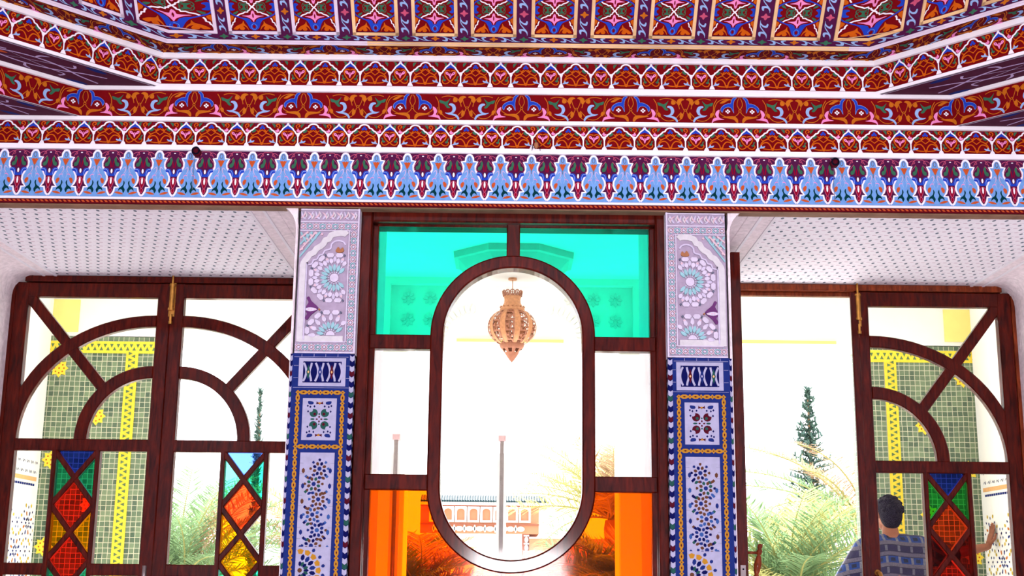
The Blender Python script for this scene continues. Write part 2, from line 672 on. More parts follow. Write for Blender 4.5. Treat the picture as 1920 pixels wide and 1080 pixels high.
def m_scroll():
    m = Motif()
    O = 'ochre'
    m.stroke(O, [(100, 700), (150, 684), (220, 688), (290, 724), (326, 790), (336, 850), (350, 884)], 9)
    m.fill(O, [(130, 690), (180, 688), (230, 712), (262, 740), (214, 738), (170, 712)])
    m.stroke(O, [(300, 690), (340, 760), (352, 850), (400, 930), (470, 972), (560, 962), (620, 906), (660, 860)], 9)
    m.stroke(O, [(300, 960), (340, 900), (330, 830)], 8)
    m.fill(O, [(346, 880), (372, 866), (392, 890), (386, 926), (360, 916)])
    m.stroke(O, [(380, 700), (460, 682), (560, 700), (620, 760), (640, 820)], 9)
    m.fill(O, [(540, 704), (570, 714), (590, 744), (560, 764), (530, 748)])
    m.stroke(O, [(0, 826), (34, 764), (24, 700), (6, 672)], 8)
    m.stroke(O, [(6, 846), (40, 890), (100, 920), (180, 916), (250, 880), (268, 850)], 9)
    m.fill(O, [(28, 986), (34, 940), (74, 908), (150, 908), (236, 918), (160, 934), (84, 950), (52, 984)])
    m.stroke(O, [(700, 840), (668, 770), (650, 700), (640, 690)], 8)
    m.stroke(O, [(700, 846), (680, 900), (640, 960), (600, 968)], 8)
    m.fill(O, [(606, 724), (626, 690), (672, 680), (704, 698), (668, 714), (640, 770), (616, 760)])
    m.fill(O, [(640, 930), (648, 884), (668, 872), (690, 900), (664, 950)])
    m.fill('pale', [(428, 900), (470, 902), (510, 890), (526, 860), (520, 824), (500, 806), (480, 800), (484, 782), (522, 780), (556, 802), (570, 850), (548, 894), (524, 906), (584, 926), (616, 972), (602, 992), (572, 952), (520, 930), (470, 922)])
    m.fill('green', [(350, 736), (384, 742), (430, 758), (464, 742), (496, 712), (472, 762), (460, 796), (492, 834), (456, 838), (424, 804), (404, 784), (366, 776)])
    m.fill('pink', [(266, 826), (300, 838), (326, 882), (308, 926), (348, 938), (372, 984), (366, 1000), (344, 974), (290, 958), (206, 948), (262, 934), (282, 896)])
    pts = [(42, 668), (78, 668), (108, 700), (118, 742), (150, 744), (200, 762), (242, 796), (250, 830), (232, 858), (218, 820), (184, 792), (142, 786), (112, 802), (96, 832), (82, 864), (88, 800), (84, 736), (68, 694)]
    m.stroke('pale', pts, 6, closed=True, n=2)
    m.fill('blue', pts, n=2)
    for a, b in ((0, 17), (0, -17), (20, 0), (-20, 0)):
        m.disc('white', 160 + a, 845 + b, 12, 8)
    m.mirror(0)
    m.stroke(O, [(0 + 17 * math.cos(t * PI / 4), 836 + 15 * math.sin(t * PI / 4)) for t in range(8)], 7, closed=True, n=1)
    m.stroke(O, [(715 + 14 * math.cos(t * PI / 4), 836 + 13 * math.sin(t * PI / 4)) for t in range(8)], 7, closed=True, n=1)
    return m


M_SCROLL = m_scroll()


def scroll_band(mb, f, first, period, n0, n1, vtop, vbot, uA, uB, base='red'):
    sheet(mb, f, uA, uB, min(vbot, vtop), max(vbot, vtop), P[base], 0.001)
    su = period / 1430.0
    sv = (vtop - vbot) / 345.0
    for i in range(n0, n1 + 1):
        stamp(mb, f, M_SCROLL, first + i * period, vtop + 658 * sv, su, -sv)


def m_vase():
    m = Motif()
    C = [(0, 432), (24, 440), (42, 468), (47, 508), (92, 512), (68, 560), (72, 610), (100, 660), (127, 712), (131, 756), (114, 800), (88, 834), (132, 838), (140, 880), (158, 912), (178, 928)]
    left = [(-x, y) for x, y in C]
    m.poly('sky', [(-178, 945)] + left[::-1] + C[1:] + [(178, 945)])
    m.stroke('white', left[::-1] + C[1:], 21, n=1)
    s = len(m.items)
    m.stroke('lilac', [(-60, 640), (-26, 610), (-20, 650), (-44, 690)], 11, taper='both')
    m.stroke('pink', [(-20, 700), (-52, 700), (-66, 724), (-52, 746)], 11, taper='end')
    m.stroke('pale', [(-10, 745), (-26, 700), (-6, 660)], 8, taper='both')
    m.fill('brick', [(-98, 760), (-78, 738), (-56, 744), (-64, 780), (-84, 800), (-96, 786)])
    m.fill('teal', [(-34, 762), (-18, 790), (-30, 830), (-12, 866), (-30, 900), (-44, 866), (-70, 862), (-90, 878), (-80, 846), (-50, 824), (-36, 800)])
    m.disc('sky', -62, 872, 14, 8)
    m.fill('brick', [(-130, 892), (-90, 884), (-50, 896), (-30, 912), (-80, 912)])
    m.mirror(0, s)
    m.fill('brick', [(-44, 520), (-30, 532), (-14, 524), (0, 532), (14, 524), (30, 532), (44, 520), (20, 570), (0, 606), (-20, 570)])
    m.stroke('grey', [(0, 590), (0, 640)], 8, n=1)
    m.disc('grey', 0, 482, 20, 10, ry=32)
    m.disc('sky', 0, 484, 12, 8, ry=22)
    # pendant between the vases
    s = len(m.items)
    X = 178
    m.stroke('rose', [(X - 120, 470), (X - 90, 450), (X - 60, 448), (X - 50, 470), (X - 70, 478)], 6)
    m.stroke('rose', [(X - 90, 500), (X - 50, 440), (X, 436)], 6)
    m.stroke('crimson', [(X - 10, 620), (X - 16, 570), (X - 40, 500)], 13)
    m.fill('green', [(X - 42, 498), (X - 22, 530), (X - 30, 570), (X - 46, 602), (X - 76, 606), (X - 78, 574), (X - 52, 556), (X - 50, 520)])
    m.stroke('rose', [(X - 40, 496), (X - 92, 560), (X - 100, 600), (X - 80, 620)], 5)
    m.fill('blue', [(X, 714), (X - 44, 710), (X - 62, 672), (X - 92, 660), (X - 94, 632), (X - 60, 628), (X - 36, 640), (X - 20, 680), (X, 694)])
    m.stroke('pale', [(X - 92, 640), (X - 62, 640), (X - 44, 664), (X - 40, 704)], 5)
    m.mirror(X, s)
    m.fill('crimson', [(X, 724), (X - 34, 742), (X - 34, 790), (X - 14, 836), (X, 860), (X + 14, 836), (X + 34, 790), (X + 34, 742)])
    m.stroke('rose', [(X, 728), (X - 28, 750), (X - 26, 796), (X, 850), (X + 26, 796), (X + 28, 750)], 6, closed=True)
    m.disc('white', X, 766, 11, 8, ry=38)
    m.disc('white', X, 660, 12, 8, ry=26)
    m.fill('crimson', [(X, 846), (X - 20, 862), (X - 16, 886), (X, 906), (X + 16, 886), (X + 20, 862)])
    m.stroke('rose', [(X, 848), (X - 16, 864), (X - 10, 886), (X, 896), (X + 10, 886), (X + 16, 864)], 5, closed=True)
    m.disc('white', X, 458, 12, 8, ry=6)
    return m


M_VASE = m_vase()


def quatre(m, c, x, y, r):
    for k in range(4):
        a = k * PI / 2
        p = lambda d, t: (x + r * (d * math.cos(a) - t * math.sin(a)), y + r * (d * math.sin(a) + t * math.cos(a)))
        m.fill(c, [p(0, 0), p(0.35, 0.32), p(0.62, 0.26), p(1.0, 0), p(0.62, -0.26), p(0.35, -0.32)], n=2)


def m_border(flower):
    """One scroll of the purple border with its flower; width 240, height 100, centre line y = 0."""
    m = Motif()
    m.stroke('pale', [(36, -26), (72, -24), (116, 6), (156, 30), (212, 32)], 8, taper='both')
    m.fill('pale', [(40, -28), (76, -26), (100, 0), (98, 36), (66, 34), (56, 20), (82, 18), (80, -4), (62, -20)])
    m.fill('pale', [(210, 34), (176, 32), (146, 6), (140, -22), (170, -30), (178, -20), (160, -12), (162, 6), (184, 26)])
    quatre(m, flower, 0, 0, 36)
    return m


def m_panel():
    """Painted coffer panel; x half width 305, y from 490 (bottom) to -290 (top)."""
    m = Motif()
    s = len(m.items)
    m.stroke('green', [(110, 70), (66, 90), (62, 140), (100, 178), (160, 168), (178, 120), (150, 76)], 9)
    m.fill('green', [(70, 34), (96, 48), (160, 50), (130, 76), (120, 110), (150, 140), (112, 136), (92, 108), (96, 74), (74, 60)])
    m.fill('green', [(190, 170), (250, 196), (262, 216), (232, 226), (206, 200)])
    m.fill('blue', [(300, 40), (250, 40), (236, 60), (262, 76), (276, 110), (304, 110)])
    m.fill('orange', [(76, 486), (98, 420), (128, 380), (138, 330), (156, 366), (184, 386), (232, 412), (284, 466), (232, 476), (204, 450), (190, 476), (148, 480), (128, 452), (150, 412), (112, 430)])
    m.fill('orange', [(262, 262), (306, 244), (308, 352), (288, 322), (272, 304)])
    m.stroke('white', [(0, 100), (28, 128), (36, 152), (58, 160), (66, 186), (104, 186), (130, 206), (182, 224), (216, 252)], 19, n=1)
    m.stroke('white', [(236, 280), (252, 312), (256, 346), (282, 360), (288, 392), (304, 412), (312, 446)], 17, n=1)
    m.fill('pink', [(0, 166), (22, 190), (30, 226), (70, 240), (150, 246), (90, 262), (44, 286), (16, 312), (0, 344)])
    m.fill('blue', [(0, 482), (-0, 356), (24, 352), (44, 306), (90, 282), (150, 276), (226, 242), (286, 206), (306, 166), (306, 206), (264, 246), (190, 280), (128, 312), (90, 372), (66, 440), (40, 470)])
    m.mirror(0, s)
    m.disc('red', 0, 244, 11, 8, ry=40)
    m.stroke('sky', [(0, 372), (-34, 402), (-34, 444), (0, 474), (34, 444), (34, 402)], 5, closed=True)
    m.disc('red', 0, 422, 22, 10, ry=30)
    m.flip(100, 0)
    return m


M_PANEL = m_panel()
PLAST = plaster

# ---- heights on the front wall (plane y = 5)
YW = 5.0
flat = ringmap(-99, 99, YW, 0.0, 90)
cornice2 = ringmap(-1.775, 1.808, YW, 0.0, 90)
cornice3 = ringmap(-1.466, 1.497, YW, 0.0, 90)
FAR = 3.0


def path_of(f, off=0.0):
    l = f.uL - (-FAR)
    r = FAR - f.uR
    return [(-FAR, YW - l), (f.uL, YW), (f.uR, YW), (FAR, YW - r)]


PF = [(-FAR, YW), (FAR, YW)]
P2, P3 = path_of(cornice2), path_of(cornice3)


def corner_block(name, path, z0, z1, m):
    mb = MB()
    for (a, b, c) in ((path[0], path[1], (-FAR, YW)), (path[3], path[2], (FAR, YW))):
        V = [(p[0], p[1], z) for z in (z0, z1) for p in (a, b, c)]
        mb.add(V, [(0, 1, 2), (5, 4, 3), (0, 3, 4, 1), (1, 4, 5, 2), (2, 5, 3, 0)], m)
    return mb


# blue vase band
mb = MB()
mb.box((-FAR, 5.0, 2.70), (FAR, 5.06, 2.935), PLAST)
sheet(mb, flat, -FAR, FAR, 2.714, 2.914, P['purple'], 0.001)
sv = 0.200 / 520
for i in range(-24, 23):
    stamp(mb, flat, M_VASE, 0.074 + i * 0.1268, 2.914 + 425 * sv, 0.1268 / 357, -sv)
o = mb.link('trim_1')
struct(o, 'painted frieze of pale blue vase shapes on purple')

# rope trim under the frieze
olive = mat('tarnished_gold_edge', (138, 104, 84), rough=0.6, var=0.3, scale=9, spec=0.05)
mb = MB()
mb.box((-FAR, 4.990, 2.677), (FAR, 5.05, 2.6825), olive, bev=0.002)
mb.box((-FAR, 4.980, 2.6825), (FAR, 5.05, 2.700), P['darkred'], bev=0.003)
mb.box((-FAR, 4.988, 2.7005), (FAR, 5.05, 2.7135), moulding, bev=0.003)
rope = Motif()
rope.poly('brick', [(0, 0), (16, 0), (4, 10), (-12, 10)])
for i in range(-162, 162):
    stamp(mb, ringmap(-99, 99, 4.9798, 0, 90), rope, i * 0.0185, 2.687, 0.0006, 0.0008, h0=0.0006)
struct(mb.link('trim_2'), 'thin red twisted rope moulding under the frieze')

# first arch band
mb = MB()
mb.box((-FAR, 5.0, 2.935), (FAR, 5.06, 3.055), PLAST)
arch_band(mb, flat, 0.119, 0.2094, -15, 13, 3.038, 2.935, -FAR, FAR)
struct(mb.link('trim_3'), 'lower red band of painted arches')

mb = MB()
moulding_run(mb, PF, 2.914, 2.9345, 0.016, moulding)
struct(mb.link('trim_4'))
mb = MB()
moulding_run(mb, PF, 3.0385, 3.055, 0.016, moulding)
struct(mb.link('trim_5'))

# lattice-painted undersides of the projecting corner steps
m_lat = Motif()
for sgn in (1, -1):
    m_lat.stroke('lilac', [(-50, -32 * sgn), (0, -14 * sgn), (50, 20 * sgn), (100, 32 * sgn), (150, 20 * sgn), (200, -14 * sgn), (250, -32 * sgn)], 6)
    m_lat.stroke('lilac', [(30, -52 * sgn), (26, -30 * sgn), (60, -20 * sgn), (110, 2 * sgn), (170, 36 * sgn)], 6, taper='end')
    m_lat.stroke('lilac', [(98, 30 * sgn), (94, 52 * sgn), (80, 64 * sgn)], 6, taper='both')
    m_lat.fill('green', [(180, 74 * sgn), (200, 64 * sgn), (226, 72 * sgn), (204, 82 * sgn)])
    m_lat.fill('tblue', [(-30, 62 * sgn), (-10, 54 * sgn), (14, 66 * sgn), (-8, 76 * sgn)])
m_lat.fill('brick', [(140, -4), (150, -10), (160, -4), (150, 4)])


def soffit_strip(f, z, width, u0, u1, nm):
    """Horizontal painted underside along a chamfer; v runs back towards the wall."""
    mb = MB()
    g = ringmap(f.uL, f.uR, YW, z, 0)

    def under(u, v, h=0.0):
        return g(u, -v, h)
    return under


def lattice_soffit(name, inner, z, depth, label, pat=0.222):
    mb = MB()
    for sgn, f in ((-1, inner), (1, inner)):
        c = f.uL if sgn < 0 else f.uR
        if sgn < 0:
            U, Nn, O = Vector((Q, Q, 0)), Vector((-Q, Q, 0)), Vector((c, YW, z))
        else:
            U, Nn, O = Vector((-Q, Q, 0)), Vector((Q, Q, 0)), Vector((c, YW, z))
        L = (FAR + c) / Q if sgn < 0 else (FAR - c) / Q

        def s(u, v, h=0.0):
            p = O - U * u + Nn * v
            return (p.x, min(p.y, YW - 0.0005), p.z - h)
        # triangle/trapezoid: starts at the corner tip, widens to full depth
        mb.add([s(0, 0, 0.001), s(L, 0, 0.001), s(L, depth, 0.001), s(depth, depth, 0.001)], [(0, 1, 2, 3)], P['soffit'])
        mb.add([s(0.004, 0, 0.003), s(L, 0, 0.003), s(L, 0.007, 0.003), s(0.012, 0.007, 0.003)], [(0, 1, 2, 3)], P['grout'])
        k = pat / 170.0
        n = int(L / (340 * k)) + 1
        for i in range(n):
            uu = pat * 1.3 + i * 340 * k
            stamp(mb, s, m_lat, uu, pat * 0.5, 1.7 * k, k, clip=(pat * 0.9, L, 0.008, pat))
    o = mb.link(name)
    struct(o, label)


# scroll band (second tier)
mb = corner_block('x', P2, 3.056, 3.188, PLAST)
mb.box((-FAR, 5.0, 3.056), (FAR, 5.06, 3.204), PLAST)
scroll_band(mb, cornice2, 0.031, 0.4505, -7, 7, 3.173, 3.057, -3.5, 3.5)
struct(mb.link('trim_6'), 'red band painted with orange and blue scrolls')
mb = MB()
moulding_run(mb, P2, 3.173, 3.190, 0.014, moulding)
struct(mb.link('trim_7'))
mb = MB()
lattice_soffit('trim_8', cornice2, 3.0555, 0.6, 'purple painted underside with pale lattice', 0.19)

# second arch band (third tier)
mb = corner_block('x', P3, 3.1905, 3.346, PLAST)
mb.box((-FAR, 5.0, 3.204), (FAR, 5.06, 3.40), PLAST)
arch_band(mb, cornice3, -0.0576, 0.2083, -16, 16, 3.314, 3.204, -3.6, 3.6)
mb.link('trim_9')
struct(bpy.data.objects['trim_9'], 'upper red band of painted arches')
mb = MB()
moulding_run(mb, P3, 3.314, 3.337, 0.016, moulding)
moulding_run(mb, P3, 3.1905, 3.204, 0.003, moulding)
struct(mb.link('trim_10'))
lattice_soffit('trim_11', cornice3, 3.190, 0.222, 'purple painted underside with pale lattice')

# dark underside band
under3 = ringmap(-1.466, 1.497, YW, 3.3375, 0)
mb = MB()
scroll_band(mb, under3, 0.135, 0.448, -7, 7, 0.115, 0.004, -3.4, 3.4, base='darkred')
sheet(mb, under3, -3.4, 3.4, 0.0, 0.13, PLAST, -0.002)
struct(mb.link('trim_12'), 'narrow dark red scroll band on the underside of the ceiling edge')

# ================================================================ coffered ceiling
D0 = 0.115
Yc = YW - D0
uLc, uRc = -1.466 + D0 * T, 1.497 - D0 * T
slope = ringmap(uLc, uRc, Yc, 3.338, 40)
mb = MB()
sheet(mb, slope, -3.2, 3.2, 0.0, 0.62, P['purple'], 0.0)
P_in = [(-2.2, Yc - (uLc + 2.2)), (uLc, Yc), (uRc, Yc), (2.2, Yc - (2.2 - uRc))]
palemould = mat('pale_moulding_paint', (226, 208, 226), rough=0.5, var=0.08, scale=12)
# flat crown of the ceiling and its blank margins
mb.box((-3.3, -4.2, 3.735), (3.3, 5.1, 3.80), PLAST)
bp = P['lilac']
for (p, q, mm) in ((-3.6, -0.60, palemould), (-0.60, 1.36, warmlit_mould), (1.36, 3.6, palemould)):  # middle stretch of the edge line has the warm reflection painted in
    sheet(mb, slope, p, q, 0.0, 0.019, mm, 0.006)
ceil = struct(mb.link('ceiling'), 'painted coffered ceiling with purple borders')
mb = MB()
centres = [-1.053, -0.805, -0.563, -0.323, -0.086, 0.158, 0.398, 0.635, 0.878, 1.135]
widths = [0.21, 0.19, 0.186, 0.184, 0.184, 0.184, 0.184, 0.186, 0.19, 0.20]
spans = [(c - w / 2, c + w / 2) for c, w in zip(centres, widths)]
spans = [(-2.55, -2.35), (-2.29, -2.09), (-2.03, -1.84), (-1.79, -1.60), (-1.545, -1.205)] + spans + [(1.292, 1.585), (1.655, 1.85), (1.91, 2.10), (2.16, 2.36), (2.42, 2.62)]
V0, V1 = 0.046, 0.281
for i in range(len(spans) - 1):
    a, b = spans[i], spans[i + 1]
    cA, cG = (a[0] + a[1]) / 2, (a[1] + b[0]) / 2
    half = cG - cA
    m1 = m_border('ochre')
    stamp(mb, slope, m1, cA, 0.0325, half / 240.0, -0.00031, h0=0.001)
    cN = (b[0] + b[1]) / 2
    m2 = m_border('green')
    stamp(mb, slope, m2, cG, 0.0325, (cN - cG) / 240.0, -0.00031, h0=0.001)
    # upright scrolls in the gap
    up0 = Motif()
    src = m_border('rose')
    src.items = src.items[:3]
    up0.put(src, 0, 0, 1, PI / 2)
    fl = Motif()
    quatre(fl, 'rose' if i % 6 < 4 else 'ochre', 0, 0, 32)
    gw = (b[0] - a[1])
    for q in range(3):
        stamp(mb, slope, up0, cG, 0.0325 + q * 0.112, gw / 115.0, 0.112 / 245.0, h0=0.001)
        if q:
            stamp(mb, slope, fl, cG, 0.0325 + q * 0.112, gw / 100.0, 0.00048, h0=0.002)
o = mb.link('painted_border', ceil)
for (a, b) in spans:
    mb = MB()
    t = 0.0135
    gm = warmlit_mould if a > -0.7 else palemould  # warm reflection painted on all but the left panels
    # frame of the panel: raised pale moulding, cut at the folds
    for (p, q, r, s2) in ((a, b, V0, V0 + t), (a, b, V1 - t, V1), (a, a + t, V0, V1), (b - t, b, V0, V1)):
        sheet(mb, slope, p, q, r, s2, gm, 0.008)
    for (p, q, r, s2) in ((a, b, V0, V0), (a, b, V1, V1)):
        ring = [slope(p, r, 0.0), slope(q, r, 0.0), slope(q, r, 0.008), slope(p, r, 0.008)]
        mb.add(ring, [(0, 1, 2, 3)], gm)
    for x in (a, b):
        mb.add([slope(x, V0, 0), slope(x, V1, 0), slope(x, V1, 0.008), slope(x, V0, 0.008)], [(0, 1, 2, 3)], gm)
    sheet(mb, slope, a + t, b - t, V0 + t, V1 - t, P['red'], 0.002)
    w = (b - a - 2 * t)
    stamp(mb, slope, M_PANEL, (a + b) / 2, V0 + t + 490 * 0.000267, w / 614.0, -0.000267, h0=0.0028,
          clip=(a + t * 0.9, b - t * 0.9, V0 + t * 0.9, V1 - t * 0.9))
    o = mb.link('ceiling_panel', ceil)

# ================================================================ room shell
def floor_mat():
    m = mat('pale_marble_floor', (212, 208, 212), rough=0.35, var=0.1, scale=5)
    return m


mb = MB()
mb.box((-3.2, -4.2, -0.1), (3.2, 6.5, 0.0), floor_mat())
struct(mb.link('floor'))
for nm, x0, x1 in (('wall_left', -3.2, -3.0), ('wall_right', 3.0, 3.2)):
    mb = MB()
    mb.box((x0, -4.2, 0.0), (x1, 5.06, 3.74), PLAST)
    struct(mb.link(nm))
mb = MB()
mb.box((-3.2, -4.2, 0.0), (-0.6, -4.0, 3.74), PLAST)
mb.box((0.6, -4.2, 0.0), (3.2, -4.0, 3.74), PLAST)
mb.box((-0.6, -4.2, 2.2), (0.6, -4.0, 3.74), PLAST)
struct(mb.link('wall_back'))
# the front wall above and outside the openings
mb = MB()
mb.box((-3.2, 5.06, 2.80), (-0.655, 6.45, 3.74), PLAST)
mb.box((0.655, 5.06, 2.80), (3.2, 6.45, 3.74), PLAST)
mb.box((-0.655, 5.06, 2.71), (0.655, 5.25, 3.74), PLAST)
mb.box((-0.655, 5.25, 3.45), (0.655, 6.45, 3.74), porch_plaster)
mb.box((-3.2, 5.0, 0.0), (-2.75, 6.45, 2.80), PLAST)
mb.box((2.75, 5.0, 0.0), (3.2, 6.45, 2.80), PLAST)
for sx in (-1, 1):
    a, b = sorted((sx * 0.655, sx * 0.845))
    mb.box((a, 5.02, 0.0), (b, 6.45, 2.80), PLAST)
    a, b = sorted((sx * 0.84, sx * 0.868))
    mb.box((a, 5.25, 0.0), (b, 6.45, 2.80), PLAST)
struct(mb.link('wall_front'), 'thick front wall around the door openings')


# stucco lining of the two deep door recesses, with rounded upper corners
def dots_mat(name, base, dotc, dashc):
    m = bpy.data.materials.new(name)
    m.use_nodes = True
    nt = m.node_tree
    b = nt.nodes['Principled BSDF']
    b.inputs['Roughness'].default_value = 0.8
    N, L = nt.nodes.new, nt.links.new
    geo = N('ShaderNodeNewGeometry')
    sep = N('ShaderNodeSeparateXYZ')
    L(geo.outputs['Position'], sep.inputs[0])

    def mth(op, a, bb=None, c=None):
        n = N('ShaderNodeMath')
        n.operation = op
        for i, v in enumerate((a, bb, c)):
            if v is None:
                continue
            if isinstance(v, (int, float)):
                n.inputs[i].default_value = v
            else:
                L(v, n.inputs[i])
        return n.outputs[0]
    X, Y = sep.outputs[0], sep.outputs[1]
    row = mth('DIVIDE', Y, 0.070)
    ri = mth('FLOOR', row)
    fy = mth('SUBTRACT', mth('FRACT', row), 0.5)
    col = mth('ADD', mth('DIVIDE', X, 0.052), mth('MULTIPLY', ri, 0.42))
    fx = mth('SUBTRACT', mth('FRACT', col), 0.5)

    def blob(cx, cy, rx, ry):
        dx = mth('DIVIDE', mth('SUBTRACT', fx, cx), rx)
        dy = mth('DIVIDE', mth('SUBTRACT', fy, cy), ry)
        return mth('SQRT', mth('ADD', mth('MULTIPLY', dx, dx), mth('MULTIPLY', dy, dy)))
    dot = mth('LESS_THAN', blob(-0.18, 0.14, 0.13, 0.19), 1.0)
    dash = mth('LESS_THAN', blob(0.24, -0.2, 0.19, 0.085), 1.0)
    dash2 = mth('LESS_THAN', blob(-0.25, -0.32, 0.2, 0.05), 1.0)
    nz = N('ShaderNodeTexNoise')
    nz.inputs['Scale'].default_value = 60
    L(geo.outputs['Position'], nz.inputs['Vector'])
    m1 = N('ShaderNodeMixRGB')
    m1.inputs[1].default_value = lin(base)
    m1.inputs[2].default_value = lin(dashc)
    L(mth('MULTIPLY', dash, 0.75), m1.inputs[0])
    m3 = N('ShaderNodeMixRGB')
    m3.inputs[2].default_value = lin((214, 204, 218))
    L(m1.outputs[0], m3.inputs[1])
    L(mth('MULTIPLY', dash2, 0.7), m3.inputs[0])
    m2 = N('ShaderNodeMixRGB')
    m2.inputs[2].default_value = lin(dotc)
    L(m3.outputs[0], m2.inputs[1])
    L(dot, m2.inputs[0])
    L(m2.outputs[0], b.inputs['Base Color'])
    hgt = mth('ADD', mth('MULTIPLY', mth('MAXIMUM', dot, mth('MAXIMUM', dash, dash2)), -0.6), mth('MULTIPLY', nz.outputs['Fac'], 0.5))
    bp = N('ShaderNodeBump')
    bp.inputs['Strength'].default_value = 0.5
    bp.inputs['Distance'].default_value = 0.006
    L(hgt, bp.inputs['Height'])
    L(bp.outputs['Normal'], b.inputs['Normal'])
    return m


dots = dots_mat('carved_stucco_dots', (247, 243, 252), (96, 110, 130), (206, 178, 198))
jambstucco = mat('carved_stucco_jamb', (242, 230, 236), rough=0.85, var=0.12, scale=45, bump=0.6)


def recess(name, x0, x1):
    mb = MB()
    r = 0.11
    zt = 2.70
    prof = [(x0, 0.0), (x0, zt - r)] + [(x0 + r - r * math.cos(a * PI / 12), zt - r + r * math.sin(a * PI / 12)) for a in range(1, 7)]
    prof += [(x1 - r + r * math.sin(a * PI / 12), zt - r + r * math.cos(a * PI / 12)) for a in range(0, 6)] + [(x1, zt - r), (x1, 0.0)]
    out = [(x0 - 0.1, 0.0), (x0 - 0.1, zt + 0.1), (x1 + 0.1, zt + 0.1), (x1 + 0.1, 0.0)]
    ys = [5.004, 5.012, 5.7, 6.44]
    n = len(prof)
    V = []
    for k, y in enumerate(ys):
        for (x, z) in prof:
            e = 0.010 if k == 0 else 0.0
            cx = (x0 + x1) / 2
            V.append((x + (e if x < cx else -e) * -1, y, z + e))
    for k in range(len(ys) - 1):
        for i in range(n - 1):
            z = (prof[i][1] + prof[i + 1][1]) / 2
            m = dots if abs(prof[i][1] - zt) < 1e-4 and abs(prof[i + 1][1] - zt) < 1e-4 else jambstucco
            a = k * n + i
            mb.add([V[a], V[a + 1], V[a + 1 + n], V[a + n]], [(0, 1, 2, 3)], m)
    # plaster face round the mouth of the recess (fills the square corners)
    for (cx, sx, ex) in ((x0, 1, x0 - (0.1 if x0 < 0 else 0.005)), (x1, -1, x1 + (0.1 if x1 > 0 else 0.005))):
        arc = [(cx + sx * (r - r * math.cos(a * PI / 12)), zt - r + r * math.sin(a * PI / 12)) for a in range(0, 7)]
        mb.prism(arc + [(cx + sx * r, zt + 0.004), (ex, zt + 0.004), (ex, zt - r)], 5.004, 5.03, jambstucco)
        a, b = sorted((cx, ex))
        mb.box((a, 5.004, 0), (b, 5.03, zt - r), jambstucco)
    # raised border lines across the ceiling of the recess
    for bx in (x0 + 0.155, x0 + 0.215, x1 - 0.155, x1 - 0.215):
        mb.box((bx - 0.006, 5.03, 2.692), (bx + 0.006, 6.42, 2.701), plaster)
    for (p, q) in ((x0 + 0.10, x0 + 0.155), (x0 + 0.161, x0 + 0.209), (x1 - 0.209, x1 - 0.161), (x1 - 0.155, x1 - 0.10)):
        mb.box((p, 5.03, 2.6965), (q, 6.42, 2.701), jambstucco)
    struct(mb.link(name), 'deep door recess lined with white carved stucco')


recess('wall_recess_left', -2.545, -0.876)
recess('wall_recess_right', 0.876, 2.56)


# ================================================================ pillars
def chain(mo, pts_rect, step):
    """Gold chain of rings and diamonds along a closed or open list of points (u, w)."""
    for (a, b) in zip(pts_rect[:-1], pts_rect[1:]):
        L = math.hypot(b[0] - a[0], b[1] - a[1])
        n = max(1, int(round(L / step)))
        dx, dy = (b[0] - a[0]) / n, (b[1] - a[1]) / n
        ux, uy = (b[0] - a[0]) / L, (b[1] - a[1]) / L
        for i in range(n):
            x, y = a[0] + dx * i, a[1] + dy * i
            s = step
            q = lambda d, t: (x + ux * d * s - uy * t * s, y + uy * d * s + ux * t * s)
            mo.poly('tgold', [q(-0.2, 0), q(0, 0.23), q(0.2, 0), q(0, -0.23)])
            mo.poly('tmaroon', [q(-0.06, 0), q(0, 0.07), q(0.06, 0), q(0, -0.07)])
            mo.poly('tgold', [q(0.12, 0.05), q(0.35, 0.19), q(0.65, 0.19), q(0.88, 0.05), q(0.88, -0.05), q(0.65, -0.19), q(0.35, -0.19), q(0.12, -0.05)])
            mo.poly('tmaroon', [q(0.34, 0), q(0.5, 0.075), q(0.66, 0), q(0.5, -0.075)])


def kite(m, c, x, y, r0, r1, w, a, blunt=False):
    p = lambda d, t: (x + d * math.cos(a) - t * math.sin(a), y + d * math.sin(a) + t * math.cos(a))
    if blunt:
        m.poly(c, [p(r0, w * 0.55), p(r1 - (r1 - r0) * 0.25, w), p(r1, 0), p(r1 - (r1 - r0) * 0.25, -w), p(r0, -w * 0.55)])
    else:
        k = r0 + (r1 - r0) * 0.5
        m.poly(c, [p(r0, 0), p(k - (k - r0) * 0.4, w * 0.85), p(k + (k - r0) * 0.4, w * 0.85), p(r1, 0), p(k + (k - r0) * 0.4, -w * 0.85), p(k - (k - r0) * 0.4, -w * 0.85)])


def star8(m, x, y, r, centre, petal, alt, rnd):
    m.poly(centre, [(x + r * 0.24 * (1 if k % 2 else 0.82) * math.cos(k * PI / 8), y + r * 0.24 * (1 if k % 2 else 0.82) * math.sin(k * PI / 8)) for k in range(16)])
    for k in range(8):
        a = k * PI / 4 + PI / 8
        kite(m, petal if k % 2 else alt, x, y, r * 0.32, r * 0.74, r * 0.175, a)
    for k in range(8):
        a = k * PI / 4
        kite(m, rnd.choice(['tblue', 'tbrown', 'navy', 'tsky']), x, y, r * 0.76, r * 1.04, r * 0.15, a, True)


